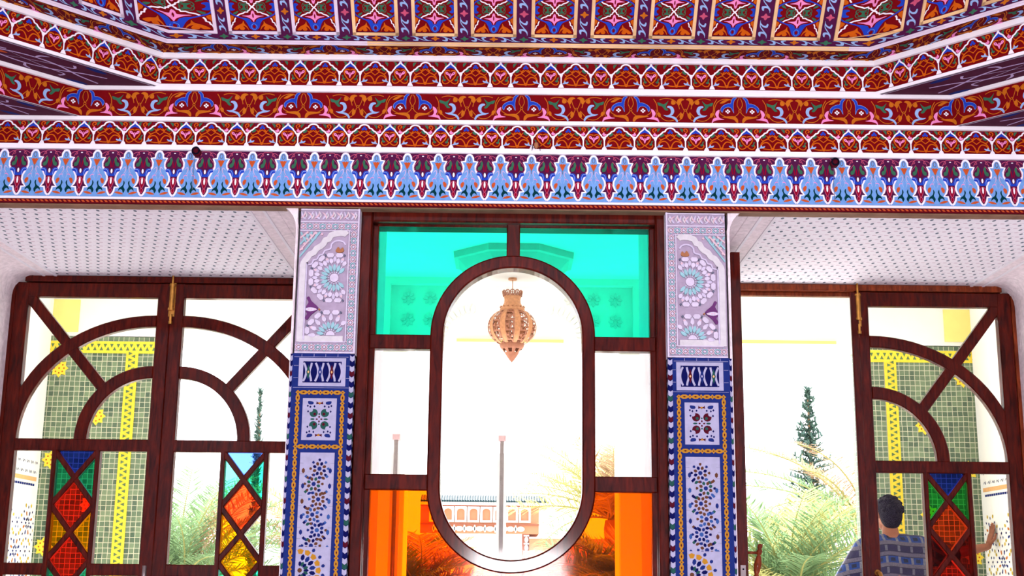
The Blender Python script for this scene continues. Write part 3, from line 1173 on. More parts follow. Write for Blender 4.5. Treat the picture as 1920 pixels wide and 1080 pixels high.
def mosaic_motif(right=False):
    """Tile mosaic of one pillar face. u 0..0.222 across, w downwards from the top (metres)."""
    m = Motif()
    rnd = random.Random(5 if right else 9)
    # top course of blue tiles: pale joints
    for x in (0.03, 0.078, 0.124, 0.172):
        m.stroke('twhite', [(x, 0.0), (x, 0.012)], 0.0015, n=1)
    m.stroke('twhite', [(0.0, 0.012), (0.214, 0.012)], 0.0015, n=1)
    m.poly('twhite', [(0.02, 0.016), (0.205, 0.016), (0.205, 0.128), (0.02, 0.128)])
    m.poly('navy', [(0.037, 0.03), (0.188, 0.03), (0.188, 0.114), (0.037, 0.114)])
    for i in range(7):
        x = 0.037 + i * 0.0233 + 0.004
        sg = 1 if i % 2 == 0 else -1
        m.stroke('twhite', [(x - 0.004 * sg + 0.002, 0.036), (x + 0.004, 0.048), (x + 0.004 + 0.004 * sg, 0.062), (x + 0.004 + 0.005 * sg, 0.072), (x + 0.004 + 0.004 * sg, 0.082), (x + 0.004, 0.096), (x - 0.004 * sg + 0.002, 0.109)], 0.008)
    for x, c in ((0.058, 'tgreen'), (0.104, 'tblue'), (0.150, 'tmaroon')):
        m.poly(c, [(x, 0.042), (x + 0.008, 0.072), (x, 0.102), (x - 0.008, 0.072)])
        m.poly('gold' if c != 'tblue' else 'twhite', [(x, 0.066), (x + 0.004, 0.072), (x, 0.078), (x - 0.004, 0.072)])
    for zz in (0.047, 0.096):
        m.stroke('twhite', [(0.0, zz), (0.018, zz)], 0.0012, n=1)
        m.stroke('twhite', [(0.207, zz), (0.222, zz)], 0.0012, n=1)
    m.stroke('twhite', [(0.0, 0.134), (0.222, 0.134)], 0.0012, n=1)
    # gold chain borders
    chain(m, [(0.021, 0.153), (0.197, 0.153)], 0.044)
    chain(m, [(0.021, 0.153), (0.021, 2.06)], 0.0424)
    chain(m, [(0.197, 0.153), (0.197, 2.06)], 0.0424)
    chain(m, [(0.021, 0.365), (0.197, 0.365)], 0.044)
    m.poly('twhite', [(0.042, 0.176), (0.175, 0.176), (0.175, 0.340), (0.042, 0.340)])
    cx, cy = 0.1085, 0.258
    eye = 'tmaroon' if right else 'tgreen'
    s = len(m.items)
    for (sx, sy) in ((1, 1), (1, -1)):
        e = Motif()
        e.disc(eye, 0.022, 0.024, 0.0165, 12)
        e.disc('twhite', 0.034, 0.036, 0.009, 8)
        e.disc('tmaroon' if not right else 'tgreen', 0.018, 0.020, 0.006, 8)
        e.fill('tblue', [(0.026, 0.058), (0.042, 0.058), (0.046, 0.070), (0.032, 0.070), (0.024, 0.066)])
        for (a, b) in ((0.046, 0.052), (0.036, 0.048), (0.044, 0.030), (0.020, 0.050)):
            m2 = 0.0042
            e.poly('navy', [(a - m2, b), (a, b + m2 * 1.2), (a + m2, b), (a, b - m2 * 1.2)])
        e.poly('tmaroon', [(0.0, 0.056), (0.015, 0.070), (0.004, 0.064), (0.0, 0.060)])
        for (mm, V, F, d) in e.items:
            m.items.append((mm, [(cx + x, cy + sy * y) for x, y in V], F, d))
    m.mirror(cx, s)
    for a in range(4):
        kite(m, 'tmaroon', cx, cy, 0.004, 0.014, 0.0035, a * PI / 2)
        kite(m, 'tgreen', cx, cy, 0.016, 0.036 if a % 2 == 0 else 0.024, 0.004, a * PI / 2)
    for sy in (-1, 1):
        m.poly('tgold', [(cx - 0.006, cy + sy * 0.066), (cx + 0.006, cy + sy * 0.066), (cx, cy + sy * 0.056)])
        m.poly('tmaroon', [(cx - 0.014, cy + sy * 0.058), (cx - 0.004, cy + sy * 0.060), (cx - 0.012, cy + sy * 0.070)])
        m.poly('tmaroon', [(cx + 0.014, cy + sy * 0.058), (cx + 0.004, cy + sy * 0.060), (cx + 0.012, cy + sy * 0.070)])
    # joints in the white ground
    # long panel
    m.poly('twhite', [(0.042, 0.388), (0.175, 0.388), (0.175, 2.04), (0.042, 2.04)])
    for k in range(1, 40):
        w = 0.388 + k * 0.041
        m.stroke('grey', [(0.042, w), (0.056, w)], 0.0008, n=1)
        m.stroke('grey', [(0.160, w), (0.175, w)], 0.0008, n=1)
    C = [('tblue', 'tbrown', 'navy'), ('tblue', 'tbrown', 'tgreen'), ('tblue', 'tbrown', 'tbrown'), ('tblue', 'tsky', 'tbrown'), ('tsky', 'tblue', 'navy')]
    y = 0.450
    for k in range(26):
        c = C[k % 5]
        star8(m, 0.1085 + 0.010 * (-1) ** k, y, 0.038, c[0], c[1], c[2], rnd)
        for sx in (-1, 1):
            yy = y + 0.030
            m.poly(rnd.choice(['tsky', 'tgreen', 'tbrown', 'navy']), [(0.1085 + sx * 0.040, yy - 0.007), (0.1085 + sx * 0.047, yy), (0.1085 + sx * 0.040, yy + 0.007), (0.1085 + sx * 0.033, yy)])
            kite(m, rnd.choice(['tsky', 'tbrown', 'tblue']), 0.1085 + sx * 0.052, y + 0.008, -0.011, 0.011, 0.007, PI / 2)
            kite(m, rnd.choice(['tgreen', 'tbrown', 'tblue']), 0.1085 + sx * 0.026, y + 0.036, -0.009, 0.009, 0.006, 0.6 * sx)
        y += 0.0585
        if k == 6:
            y += 0.0
    # big half rosette with a gold ring low on the panel
    for gy, gx in ((0.835, 0.060 if not right else 0.158), (1.25, 0.158 if not right else 0.060)):
        m.poly('twhite', [(0.046, gy - 0.088), (0.171, gy - 0.088), (0.171, gy + 0.088), (0.046, gy + 0.088)])
        big = Motif()
        big.disc('tbrown', gx, gy, 0.009, 8)
        for k in range(16):
            a = k * PI / 8
            kite(big, 'tgreen' if k % 2 else 'navy', gx, gy, 0.014, 0.035, 0.0066, a)
            kite(big, 'tblue' if k % 2 else 'navy', gx, gy, 0.036, 0.062, 0.0085, a + PI / 16)
            kite(big, 'tgold', gx, gy, 0.061, 0.081, 0.0125, a, True)
            kite(big, 'tblue', gx, gy, 0.082, 0.098, 0.007, a + PI / 16)
        for (mm, V, F, d) in big.items:
            xs = [p[0] for p in V]
            ys = [p[1] for p in V]
            if min(xs) > 0.044 and max(xs) < 0.173 and abs(sum(ys) / len(ys) - gy) < 0.087:
                m.items.append((mm, V, F, d))
    return m


def chevrons(mb, surf, top, n, w, right=False):
    cols = ['navy', 'tmaroon', 'navy', 'tgreen']
    p = 0.0412
    for k in range(n):
        y = top - k * p
        m = Motif()
        hw = w / 2
        m.poly('twhite', [(-hw, 0), (0, 0.006), (hw, 0), (hw, 0.019), (0, 0.026), (-hw, 0.019)])
        m.poly(cols[k % 4], [(-hw, 0.0205), (0, 0.0265), (hw, 0.0205), (hw, 0.0385), (0, 0.0445), (-hw, 0.0385)])
        stamp(mb, surf, m, 0.0, y, 1.0, -1.0, h0=0.001)


def stucco_motif(right=False):
    """Carved stucco panel: u 0..0.24, w down from 2.675 (metres); raised pieces."""
    m = Motif()
    D = 0.003
    line = lambda pts, w=0.004, c='lav', d=0.004: m.stroke(c, pts, w, n=1, d=d)
    # leaf frieze
    for i in range(8):
        x = 0.014 + i * 0.029
        up = i % 2
        a, b = (0.046, 0.012) if up else (0.012, 0.046)
        m.stroke('stucco', [(x - 0.012, a), (x - 0.004, (a + b) / 2 + 0.006), (x + 0.008, b)], 0.008, taper='both', d=D)
        m.stroke('blush', [(x - 0.014, b + (0.004 if up else -0.004)), (x, (a + b) / 2), (x + 0.004, a)], 0.006, taper='both', d=D)
        m.stroke('cream', [(x + 0.002, a), (x + 0.010, (a + b) / 2), (x + 0.004, b + (0.006 if up else -0.006))], 0.005, taper='both', d=D)
        m.stroke('aqua', [(x - 0.008, a), (x + 0.001, (a + b) / 2 - 0.004)], 0.004, taper='both', n=1, d=D)
    line([(0.0, 0.005), (0.24, 0.005)], 0.005)
    line([(0.0, 0.056), (0.234, 0.056)], 0.005)
    line([(0.0, 0.0925), (0.205, 0.0925)], 0.004)
    line([(0.236, 0.0), (0.236, 0.594)], 0.006)
    line([(0.2, 0.0925), (0.2, 0.548)], 0.004)
    line([(0.016, 0.548), (0.2, 0.548)], 0.004)
    line([(0.0, 0.591), (0.236, 0.591)], 0.006)

    def lozenges(x0, y0, x1, y1, n):
        for k in range(n):
            t = (k + 0.5) / n
            x, y = x0 + (x1 - x0) * t, y0 + (y1 - y0) * t
            L = math.hypot(x1 - x0, y1 - y0) / n
            a = math.atan2(y1 - y0, x1 - x0)
            c1, c2 = ('aqua', 'lav') if k % 2 else ('blush', 'lav')
            p = lambda d, q: (x + d * math.cos(a) - q * math.sin(a), y + d * math.sin(a) + q * math.cos(a))
            m.stroke(c1, [p(-L * 0.46, 0), p(0, 0.0105), p(L * 0.46, 0), p(0, -0.0105)], 0.0038, closed=True, n=2, d=D)
            kite(m, c2, x, y, -L * 0.22, L * 0.22, 0.005, a)
            m.items[-1] = m.items[-1][:3] + (D,)
            for s in (-1, 1):
                q = p(-L * 0.5, s * 0.009)
                m.disc('stucco', q[0], q[1], 0.0028, 6, d=D)
                m.disc('blush' if k % 2 else 'aqua', *p(0.0, s * 0.0125), 0.0026, 6, d=D)
    lozenges(0.0, 0.0745, 0.232, 0.0745, 9)
    lozenges(0.218, 0.095, 0.218, 0.560, 18)
    lozenges(0.004, 0.570, 0.232, 0.570, 9)
    # diagonal strapwork in the upper corner
    for k in range(4):
        m.stroke('aqua' if k % 2 else 'blush', [(0.002, 0.125 + k * 0.026), (0.034 + k * 0.016, 0.098)], 0.007, n=1, d=D)
        m.stroke('aqua', [(0.004 + k * 0.022, 0.100), (0.020 + k * 0.014, 0.128), (0.030 + k * 0.010, 0.146 - k * 0.006)], 0.007, n=1, d=D * 0.8)
    for (x, y) in ((0.045, 0.112), (0.066, 0.104), (0.020, 0.148), (0.012, 0.170), (0.09, 0.108), (0.030, 0.128)):
        m.disc('blush', x, y, 0.005, 6, d=D * 1.2)
    # multifoil arch
    arch = [(0.018, 0.548), (0.018, 0.40), (0.018, 0.26), (0.020, 0.228), (0.034, 0.208), (0.044, 0.192), (0.060, 0.184), (0.070, 0.168), (0.086, 0.158),
            (0.098, 0.146), (0.104, 0.132), (0.118, 0.128), (0.126, 0.112), (0.142, 0.106), (0.164, 0.102), (0.182, 0.104), (0.190, 0.110)]
    m.stroke('cream', arch, 0.024, n=2, d=0.002)
    inner = [(0.034, 0.540), (0.034, 0.250), (0.038, 0.236), (0.054, 0.232), (0.060, 0.216), (0.074, 0.212), (0.082, 0.196), (0.096, 0.192),
             (0.104, 0.176), (0.118, 0.172), (0.128, 0.166), (0.130, 0.150), (0.142, 0.138), (0.160, 0.134), (0.178, 0.140), (0.186, 0.152)]
    m.stroke('stucco', inner, 0.006, n=2, d=0.004)
    m.stroke('cream', [(0.030, 0.535), (0.190, 0.535)], 0.022, n=1, d=0.002)
    m.fill('brick' if False else 'tan', [(0.150, 0.170), (0.158, 0.160), (0.166, 0.170), (0.176, 0.162), (0.180, 0.178), (0.164, 0.184), (0.148, 0.180)], d=D)
    # rosettes
    for (cx, cy, half) in ((0.146, 0.288, False), (0.140, 0.522, True)):
        ok = lambda a, r: (not half or math.sin(a) < 0.12) and cx + r * math.cos(a) < 0.193
        if not half:
            m.disc('lav', cx, cy, 0.0175, 16, d=0.004)
            for k in range(4):
                kite(m, 'blush', cx, cy, 0.0, 0.016, 0.004, k * PI / 2)
        else:
            m.poly('lav', [(cx + 0.0175 * math.cos(PI + k * PI / 8), cy + 0.0175 * math.sin(PI + k * PI / 8)) for k in range(9)], 0.004)
        for k in range(16):
            a = k * PI / 8 + (0.0 if not half else PI / 16)
            if ok(a, 0.055):
                m.disc('stucco', cx + 0.023 * math.cos(a), cy + 0.023 * math.sin(a), 0.003, 6, d=D)
                kite(m, 'aqua', cx, cy, 0.026, 0.057, 0.0074, a)
                m.items[-1] = m.items[-1][:3] + (0.004,)
            a += PI / 16
            if ok(a, 0.066):
                kite(m, 'stucco', cx, cy, 0.038, 0.060, 0.0022, a)
                m.items[-1] = m.items[-1][:3] + (0.003,)
                kite(m, 'lav', cx, cy, 0.058, 0.082, 0.009, a)
                m.items[-1] = m.items[-1][:3] + (0.004,)
        for k in range(16):
            a = k * PI / 8
            if ok(a, 0.086) and abs(cx + 0.08 * math.cos(a) - 0.1) < 0.085:
                kite(m, 'stucco', cx, cy, 0.064, 0.090, 0.007, a)
                m.items[-1] = m.items[-1][:3] + (0.003,)
        for k in range(8):
            a = k * PI / 4 + PI / 8
            if ok(a, 0.076):
                m.disc('blush', cx + 0.082 * math.cos(a), cy + 0.082 * math.sin(a), 0.005, 6, d=D)
        R = 0.100
        pts = [(cx + R * math.cos(k * PI / 4 + PI / 8), cy + R * 1.0 * math.sin(k * PI / 4 + PI / 8)) for k in range(9)]
        for (a, b) in zip(pts[:-1], pts[1:]):
            for (t0, t1) in ((0.06, 0.47), (0.53, 0.94)):
                p = (a[0] + (b[0] - a[0]) * t0, a[1] + (b[1] - a[1]) * t0)
                q = (a[0] + (b[0] - a[0]) * t1, a[1] + (b[1] - a[1]) * t1)
                if max(p[0], q[0]) < 0.196 and min(p[0], q[0]) > 0.036 and max(p[1], q[1]) < 0.528:
                    e = Vector((q[0] - p[0], q[1] - p[1]))
                    n = Vector((-e.y, e.x)).normalized() * 0.009
                    m.poly('lav', [p, (p[0] + e.x * .2 + n.x, p[1] + e.y * .2 + n.y), (p[0] + e.x * .8 + n.x, p[1] + e.y * .8 + n.y), q,
                                   (p[0] + e.x * .8 - n.x, p[1] + e.y * .8 - n.y), (p[0] + e.x * .2 - n.x, p[1] + e.y * .2 - n.y)], 0.0045)
            if a[0] < 0.19 and a[0] > 0.04 and a[1] < 0.52:
                m.poly('grey', [(a[0] - 0.005, a[1]), (a[0], a[1] - 0.006), (a[0] + 0.005, a[1]), (a[0], a[1] + 0.006)], 0.005)
    # purple fishtail
    m.fill('mag', [(0.040, 0.372), (0.050, 0.366), (0.060, 0.384), (0.088, 0.410), (0.070, 0.416), (0.040, 0.412), (0.044, 0.398), (0.048, 0.388)], d=0.002)
    m.fill('mag', [(0.036, 0.452), (0.046, 0.460), (0.060, 0.440), (0.088, 0.416), (0.070, 0.420), (0.038, 0.424), (0.044, 0.436)], d=0.002)
    m.fill('lav', [(0.036, 0.418), (0.056, 0.410), (0.084, 0.418), (0.056, 0.426)], d=0.005)
    for x, y in ((0.062, 0.418), (0.074, 0.418), (0.050, 0.418)):
        m.disc('blush', x, y, 0.0028, 6, d=0.006)
    m.disc('tan', 0.092, 0.418, 0.004, 6, d=0.005)
    return m


M_STUCCO = stucco_motif()


def pillar(name, sx, label):
    """Pillar at |x| 0.618..0.855; the outer edge is u=0."""
    t = empty(name, (sx * 0.735, 5.12, 0))
    off = t.location

    def face(u, v, h=0.0):
        return (sx * (0.858 - u) - off.x, 5.0 - h - off.y, v)
    core = MB()
    xa, xb = sorted((sx * 0.858, sx * 0.618))
    core.box((xa - off.x, 5.001 - off.y, 2.082), (xb - off.x, 5.02 - off.y, 2.675), P['grout'], bev=0.0)
    core.box((xa - off.x, 5.02 - off.y, 0.0), (xb - off.x, 5.24 - off.y, 2.675), plaster)
    core.link('core', t)
    st = MB()
    stamp(st, face, M_STUCCO, 0.0, 2.675, 1.0, -1.0, h0=0.0012, dh=0.00001, clip=(0.001, 0.2395, 2.081, 2.6745))
    st.link('stucco_panel', t)
    mz = MB()
    xa, xb = sorted((sx * 0.862, sx * 0.636))
    mz.box((xa - off.x, 4.994 - off.y, 0.0), (xb - off.x, 5.02 - off.y, 2.080), P['tblue'])
    f2 = lambda u, v, h=0.0: (sx * (0.856 - u) - off.x, 4.994 - h - off.y, v)
    stamp(mz, f2, mosaic_motif(sx > 0), 0.0, 2.078, 1.0, -1.0, h0=0.0006, dh=0.000002)
    mz.link('mosaic_panel', t)
    for (nm, cx, w, n) in (('inner', 0.627, 0.018, 50), ('outer', 0.8665, 0.009, 50)):
        ed = MB()
        a, b = sorted((sx * (cx - w / 2), sx * (cx + w / 2)))
        ed.box((a - off.x, 4.996 - off.y, 0.0), (b - off.x, 5.10 - off.y, 2.078), P['navy'])
        f3 = lambda u, v, h=0.0: (sx * cx + u - off.x, 4.996 - h - off.y, v)
        chevrons(ed, f3, 2.074, n, w)
        if nm == 'inner':
            f4 = lambda u, v, h=0.0: (sx * (0.618 - h) - off.x, 5.01 + u - off.y, v)
            chevrons(ed, f4, 2.068, n, 0.02)
        ed.link('chevron_edge', t)
    thing(t, label, 'pillar', 'tiled pillars beside the middle window')
    return t


pillar('pillar', -1, 'tall pillar with carved stucco over blue mosaic tiles, left of the oval window')
pillar('pillar', 1, 'tall pillar with carved stucco over blue mosaic tiles, right of the oval window')

# ================================================================ middle window
W = empty('window_1', (0, 5.1, 0))
W['kind'] = 'structure'
W['label'] = 'fixed wooden window with a clear oval between green and orange corner panes'
X = 0.578


def stadium(r, n=40, c0=1.571, c1=2.175, cx=0.005):
    pts = [(cx + r * math.cos(k * PI / n), c1 + r * math.sin(k * PI / n)) for k in range(n + 1)]
    pts += [(cx + r * math.cos(PI + k * PI / n), c0 + r * math.sin(PI + k * PI / n)) for k in range(n + 1)]
    return pts


mb = MB()
for (a, b) in (((-0.62, -0.05, 0.0), (-0.573, 0.12, 2.70)), ((0.583, -0.05, 0.0), (0.628, 0.12, 2.70))):
    mb.box(a, b, wood, bev=0.006)
mb.box((-0.575, -0.046, 2.640), (0.585, 0.12, 2.70), wood, bev=0.006)
mb.link('outer_frame', W)
mb = MB()
f0, f1 = -0.012, 0.045
for sgn in (-1, 1):
    a, b = sorted((0.005 + sgn * 0.580, 0.005 + sgn * 0.556))
    mb.box((a, f0 + .012, 0.55), (b, f1, 2.642), wood, bev=0.003)
    for z0, z1 in ((2.120, 2.178), (1.556, 1.618), (0.90, 0.96)):
        a, b = sorted((0.005 + sgn * 0.325 if z0 > 1 else 0.005, 0.005 + sgn * 0.578))
        mb.box((a, f0 + .004, z0), (b, f1, z1), wood, bev=0.004)
mb.box((-0.575, f0 + .012, 2.632), (0.585, f1, 2.656), wood, bev=0.003)
mb.box((-0.024, f0, 2.49), (0.031, f1, 2.645), wood, bev=0.004)
mb.box((-0.575, f0 - 0.02, 0.0), (0.585, f1, 0.55), wood, bev=0.004)
mb.link('glazing_bars', W)
mb = MB()
o_, i_ = stadium(0.332), stadium(0.280)
m_ = stadium(0.326)
m2_ = stadium(0.286)
n = len(o_)
y0, y1, y2 = -0.030, -0.024, 0.05
rings = [(o_, y2), (o_, y1), (m_, y0), (m2_, y0), (i_, y1), (i_, y2)]
V = [(p[0], y, p[1]) for r, y in rings for p in r]
F = []
for k in range(len(rings)):
    k2 = (k + 1) % len(rings)
    for i in range(n):
        j = (i + 1) % n
        F.append((k * n + i, k * n + j, k2 * n + j, k2 * n + i))
mb.add(V, F, wood)
mb.link('oval_ring', W)


def pane(name, pts, g, parent, y=0.0, th=0.004, frame=None):
    mb = MB()
    V = [(p[0], y, p[1]) for p in pts]
    if frame:
        V = [frame(*v) for v in V]
    mb.add(V, tess(pts), g)
    o = mb.link(name, parent)
    return o


o = pane('clear_pane', stadium(0.283), G_clear, W, 0.01)
for sgn in (-1, 1):
    q = [(0.005, 2.640), (0.005 + sgn * 0.57, 2.640), (0.005 + sgn * 0.57, 2.15), (0.005 + sgn * 0.32, 2.15)]
    q += [(0.005 + sgn * 0.315 * math.cos(a * PI / 20), 2.175 + 0.315 * math.sin(a * PI / 20)) for a in range(0, 11)]
    o = pane('green_pane', q, G_green, W, 0.012)
    o['label'] = 'green glass corner pane'
    q = [(0.005 + sgn * 0.57, 2.15), (0.005 + sgn * 0.57, 1.60), (0.005 + sgn * 0.31, 1.60), (0.005 + sgn * 0.31, 2.15)]
    pane('clear_pane', q, G_clear, W, 0.014)
    q = [(0.005 + sgn * 0.57, 1.58), (0.005 + sgn * 0.32, 1.58)]
    q += [(0.005 + sgn * 0.315 * math.cos(a * PI / 20), 1.571 - 0.315 * math.sin(a * PI / 20)) for a in range(1, 11)]
    q += [(0.005, 0.93), (0.005 + sgn * 0.57, 0.93)]
    o = pane('orange_pane', q, G_orange, W, 0.016)
    o['label'] = 'orange glass corner pane'
    pane('clear_pane', [(0.005, 0.93), (0.005 + sgn * 0.57, 0.93), (0.005 + sgn * 0.57, 0.5), (0.005, 0.5)], G_clear, W, 0.018)


# ================================================================ side doors
LEAF_W = 0.795


def leaf(name, loc, rz, sgn, dz, cols, label, wd=None, handle=True):
    """A glazed door leaf. Local x runs from the hinge (0) to the meeting edge (sgn * 0.795); s is measured from the meeting edge."""
    wd = wd or wood
    t = empty(name, loc, rz)
    g = lambda s, y, z: (sgn * (LEAF_W - s), y, z)
    mb = MB()
    TH = 0.044

    def bar(pts, k=0.0):
        mb.prism(pts, -TH / 2 + k, TH / 2 - k, wd, frame=g, bev=0.004)
    ztop = 2.662
    bar([(0, 0.02), (0.067, 0.02), (0.067, ztop), (0, ztop)])
    bar([(0.725, 0.02), (LEAF_W, 0.02), (LEAF_W, ztop), (0.725, ztop)])
    bar([(0.06, 2.588), (0.73, 2.588), (0.73, ztop - .001), (0.06, ztop - .001)], 0.001)
    R0, R1 = 1.808 + dz, 1.867 + dz
    bar([(0.06, R0), (0.73, R0), (0.73, R1), (0.06, R1)], 0.001)
    for (a, b) in ((0.06, 0.318), (0.518, 0.73)):
        bar([(a, 1.205 + dz), (b, 1.205 + dz), (b, 1.262 + dz), (a, 1.262 + dz)], 0.002)
    bar([(0.06, 0.50), (0.73, 0.50), (0.73, 0.60), (0.06, 0.60)], 0.001)
    bar([(0.06, 0.02), (0.73, 0.02), (0.73, 0.52), (0.06, 0.52)], 0.010)
    # stiles of the narrow lattice column
    bar([(0.299, 0.58), (0.322, 0.58), (0.322, R0 + .01), (0.299, R0 + .01)], 0.0015)
    bar([(0.514, 0.58), (0.538, 0.58), (0.538, R0 + .01), (0.514, R0 + .01)], 0.0015)

    def ringbar(rx0, rz0, rx1, rz1, n=20):
        out = [(0.067 + rx1 * math.sin(k * PI / 2 / n), R1 - .004 + rz1 * math.cos(k * PI / 2 / n)) for k in range(n + 1)]
        inn = [(0.067 + rx0 * math.sin(k * PI / 2 / n), R1 - .004 + rz0 * math.cos(k * PI / 2 / n)) for k in range(n, -1, -1)]
        pts = out + inn
        pts = [(min(p[0], 0.74), p[1]) for p in pts]
        bar(pts, 0.003)
    ringbar(0.658, 0.575, 0.722, 0.634)
    ringbar(0.308, 0.312, 0.372, 0.374)
    # diagonal from the outer upper corner to the inner ring
    a, b = Vector((0.745, 2.615)), Vector((0.067 + 0.36 * 0.70, R1 + 0.365 * 0.715))
    d = (b - a).normalized()
    nn = Vector((-d.y, d.x)) * 0.027
    b = b - d * 0.0
    bar([tuple(a + nn), tuple(b + nn), tuple(b - nn), tuple(a - nn)], 0.0045)
    # crossed bars of the lattice column
    xa, xb = 0.322, 0.514
    per = 0.265
    zc = R0 - per / 2
    hw = 0.0135
    while zc > 0.65:
        for s in (1, -1):
            p = Vector((xa - 0.01, zc + s * per / 2 * 1.0))
            q = Vector((xb + 0.01, zc - s * per / 2 * 1.0))
            d = (q - p).normalized()
            nn = Vector((-d.y, d.x)) * hw
            bar([tuple(p + nn), tuple(q + nn), tuple(q - nn), tuple(p - nn)], 0.0055 if s > 0 else 0.0065)
        zc -= per
    fr = mb.link('door_frame', t)
    # glass
    pane('clear_pane', [(0.06, R1 - .01), (0.73, R1 - .01), (0.73, 2.60), (0.06, 2.60)], G_clear, t, frame=g)
    pane('clear_pane', [(0.06, 1.25 + dz), (0.31, 1.25 + dz), (0.31, R0 + .01), (0.06, R0 + .01)], G_clear, t, frame=g)
    pane('clear_pane', [(0.525, 1.25 + dz), (0.73, 1.25 + dz), (0.73, R0 + .01), (0.525, R0 + .01)], G_clear, t, frame=g)
    pane('clear_pane', [(0.06, 0.59), (0.31, 0.59), (0.31, 1.21 + dz), (0.06, 1.21 + dz)], G_clear, t, frame=g)
    pane('clear_pane', [(0.525, 0.59), (0.73, 0.59), (0.73, 1.21 + dz), (0.525, 1.21 + dz)], G_clear, t, frame=g)
    xm = (xa + xb) / 2
    c = [R0 - per / 2 - k * per for k in range(5)]
    shapes = [('blue_pane', cols[0], [(xa, R0 + .005), (xb, R0 + .005), (xm, c[0])]),
              ('side_pane', cols[1], [(xb, R0), (xb, c[0] - per / 2), (xm, c[0])]),
              ('side_pane', cols[2], [(xa, R0), (xm, c[0]), (xa, c[0] - per / 2)]),
              ('diamond_pane', cols[3], [(xm, c[0]), (xb, c[0] - per / 2), (xm, c[1]), (xa, c[0] - per / 2)]),
              ('side_pane', cols[4], [(xb, c[0] - per / 2), (xb, c[1] - per / 2), (xm, c[1])]),
              ('side_pane', cols[5], [(xa, c[0] - per / 2), (xm, c[1]), (xa, c[1] - per / 2)]),
              ('diamond_pane', cols[6], [(xm, c[1]), (xb, c[1] - per / 2), (xm, c[2]), (xa, c[1] - per / 2)]),
              ('side_pane', cols[1], [(xb, c[1] - per / 2), (xb, c[2] - per / 2), (xm, c[2])]),
              ('side_pane', cols[2], [(xa, c[1] - per / 2), (xm, c[2]), (xa, c[2] - per / 2)]),
              ('diamond_pane', cols[3], [(xm, c[2]), (xb, c[2] - per / 2), (xm, c[3]), (xa, c[2] - per / 2)])]
    names = {G_blue: 'deep blue glass', G_skyblue: 'light blue glass', G_teal: 'teal green glass', G_aqua: 'pale aqua glass', G_grass: 'grass green glass',
             G_red: 'red glass', G_scarlet: 'bright orange-red glass', G_amber: 'amber glass', G_darkred: 'dark red glass', G_clear: 'clear glass'}
    for nm, gm, pts in shapes:
        o = pane(nm, pts, gm, t, frame=g)
        o['label'] = names[gm] + ' pane'
    o = t
    t['kind'] = 'structure'
    t['label'] = label
    return t


DY = 6.40
leaf('door_1', (-2.530, DY, 0), 0, 1, 0.0, [G_blue, G_teal, G_teal, G_red, G_amber, G_amber, G_red],
     'closed glazed wooden door leaf at the far left, its diamonds red')
d2 = leaf('door_2', (-0.940, DY, 0), 0, -1, 0.0, [G_skyblue, G_teal, G_aqua, G_scarlet, G_clear, G_amber, G_amber],
          'closed glazed wooden door leaf left of the pillar, with an amber lower diamond')
d3 = leaf('door_3', (0.952, DY - 0.02, 0), math.radians(-86.5), 1, 0.0, [G_blue, G_teal, G_teal, G_red, G_amber, G_amber, G_red],
          'open glazed wooden door leaf seen edge-on beside the right pillar', wd=wood)
d4 = leaf('door_4', (2.542, DY, 0), 0, -1, -0.062, [G_blue, G_grass, G_grass, G_scarlet, G_darkred, G_darkred, G_red],
          'closed glazed wooden door leaf at the far right, with green and orange-red panes')

# meeting strips, bolts and handles


def bolt(parent, x, z0, y=-0.022):
    mb = MB()
    mb.box((x - 0.016, y - 0.006, z0 - 0.01), (x + 0.016, y, z0 + 0.165), brass, bev=0.002)
    for (r, a, b) in ((0.0125, z0 + 0.03, z0 + 0.15), (0.0165, z0 + 0.145, z0 + 0.155), (0.0165, z0 + 0.020, z0 + 0.032), (0.006, z0 + 0.15, z0 + 0.235), (0.007, z0 - 0.035, z0 + 0.0), (0.010, z0 - 0.05, z0 - 0.036)):
        mb.tube([(x, y - 0.014, a), (x, y - 0.014, b)], r, brass, n=12)
    return mb.link('door_bolt', parent, False)


bolt(bpy.data.objects['door_2'], -(LEAF_W) - 0.002 + 0.010, 2.50)
bolt(bpy.data.objects['door_4'], -(LEAF_W) + 0.012, 2.49)
mb = MB()
mb.box((-LEAF_W - 0.026, -0.040, 0.03), (-LEAF_W + 0.012, -0.022, 2.655), wood, bev=0.004)
mb.link('cover_strip', bpy.data.objects['door_4'])
# turned pull handle on the open leaf, on its free edge
mb = MB()
hx, hy = LEAF_W - 0.03, 0.022
prof = [(0.0, 1.376), (0.010, 1.374), (0.012, 1.362), (0.007, 1.354), (0.013, 1.346), (0.011, 1.332), (0.007, 1.328), (0.012, 1.318), (0.0165, 1.290), (0.014, 1.262),
        (0.008, 1.246), (0.013, 1.240), (0.008, 1.232), (0.013, 1.224), (0.009, 1.216), (0.016, 1.190), (0.017, 1.160), (0.010, 1.120), (0.014, 1.112), (0.010, 1.10), (0.0, 1.08)]
n = 14
V, F = [], []
for (r, z) in prof:
    cx = hx - 0.0
    cy = hy + 0.062 - (1.376 - z) * 0.16
    for k in range(n):
        a = 2 * PI * k / n
        V.append((cx + r * math.cos(a), cy + r * math.sin(a), z))
for i in range(len(prof) - 1):
    for k in range(n):
        F.append((i * n + k, i * n + (k + 1) % n, (i + 1) * n + (k + 1) % n, (i + 1) * n + k))
mb.add(V, F, wood_lit)
mb.tube([(hx, hy - 0.004, 1.338), (hx, hy + 0.056, 1.338)], 0.006, wood_lit, n=10)
mb.tube([(hx, hy - 0.004, 1.112), (hx, hy + 0.03, 1.112)], 0.006, wood_lit, n=10)
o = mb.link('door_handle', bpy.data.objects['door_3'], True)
o['label'] = 'turned wooden pull handle'
mb = MB()
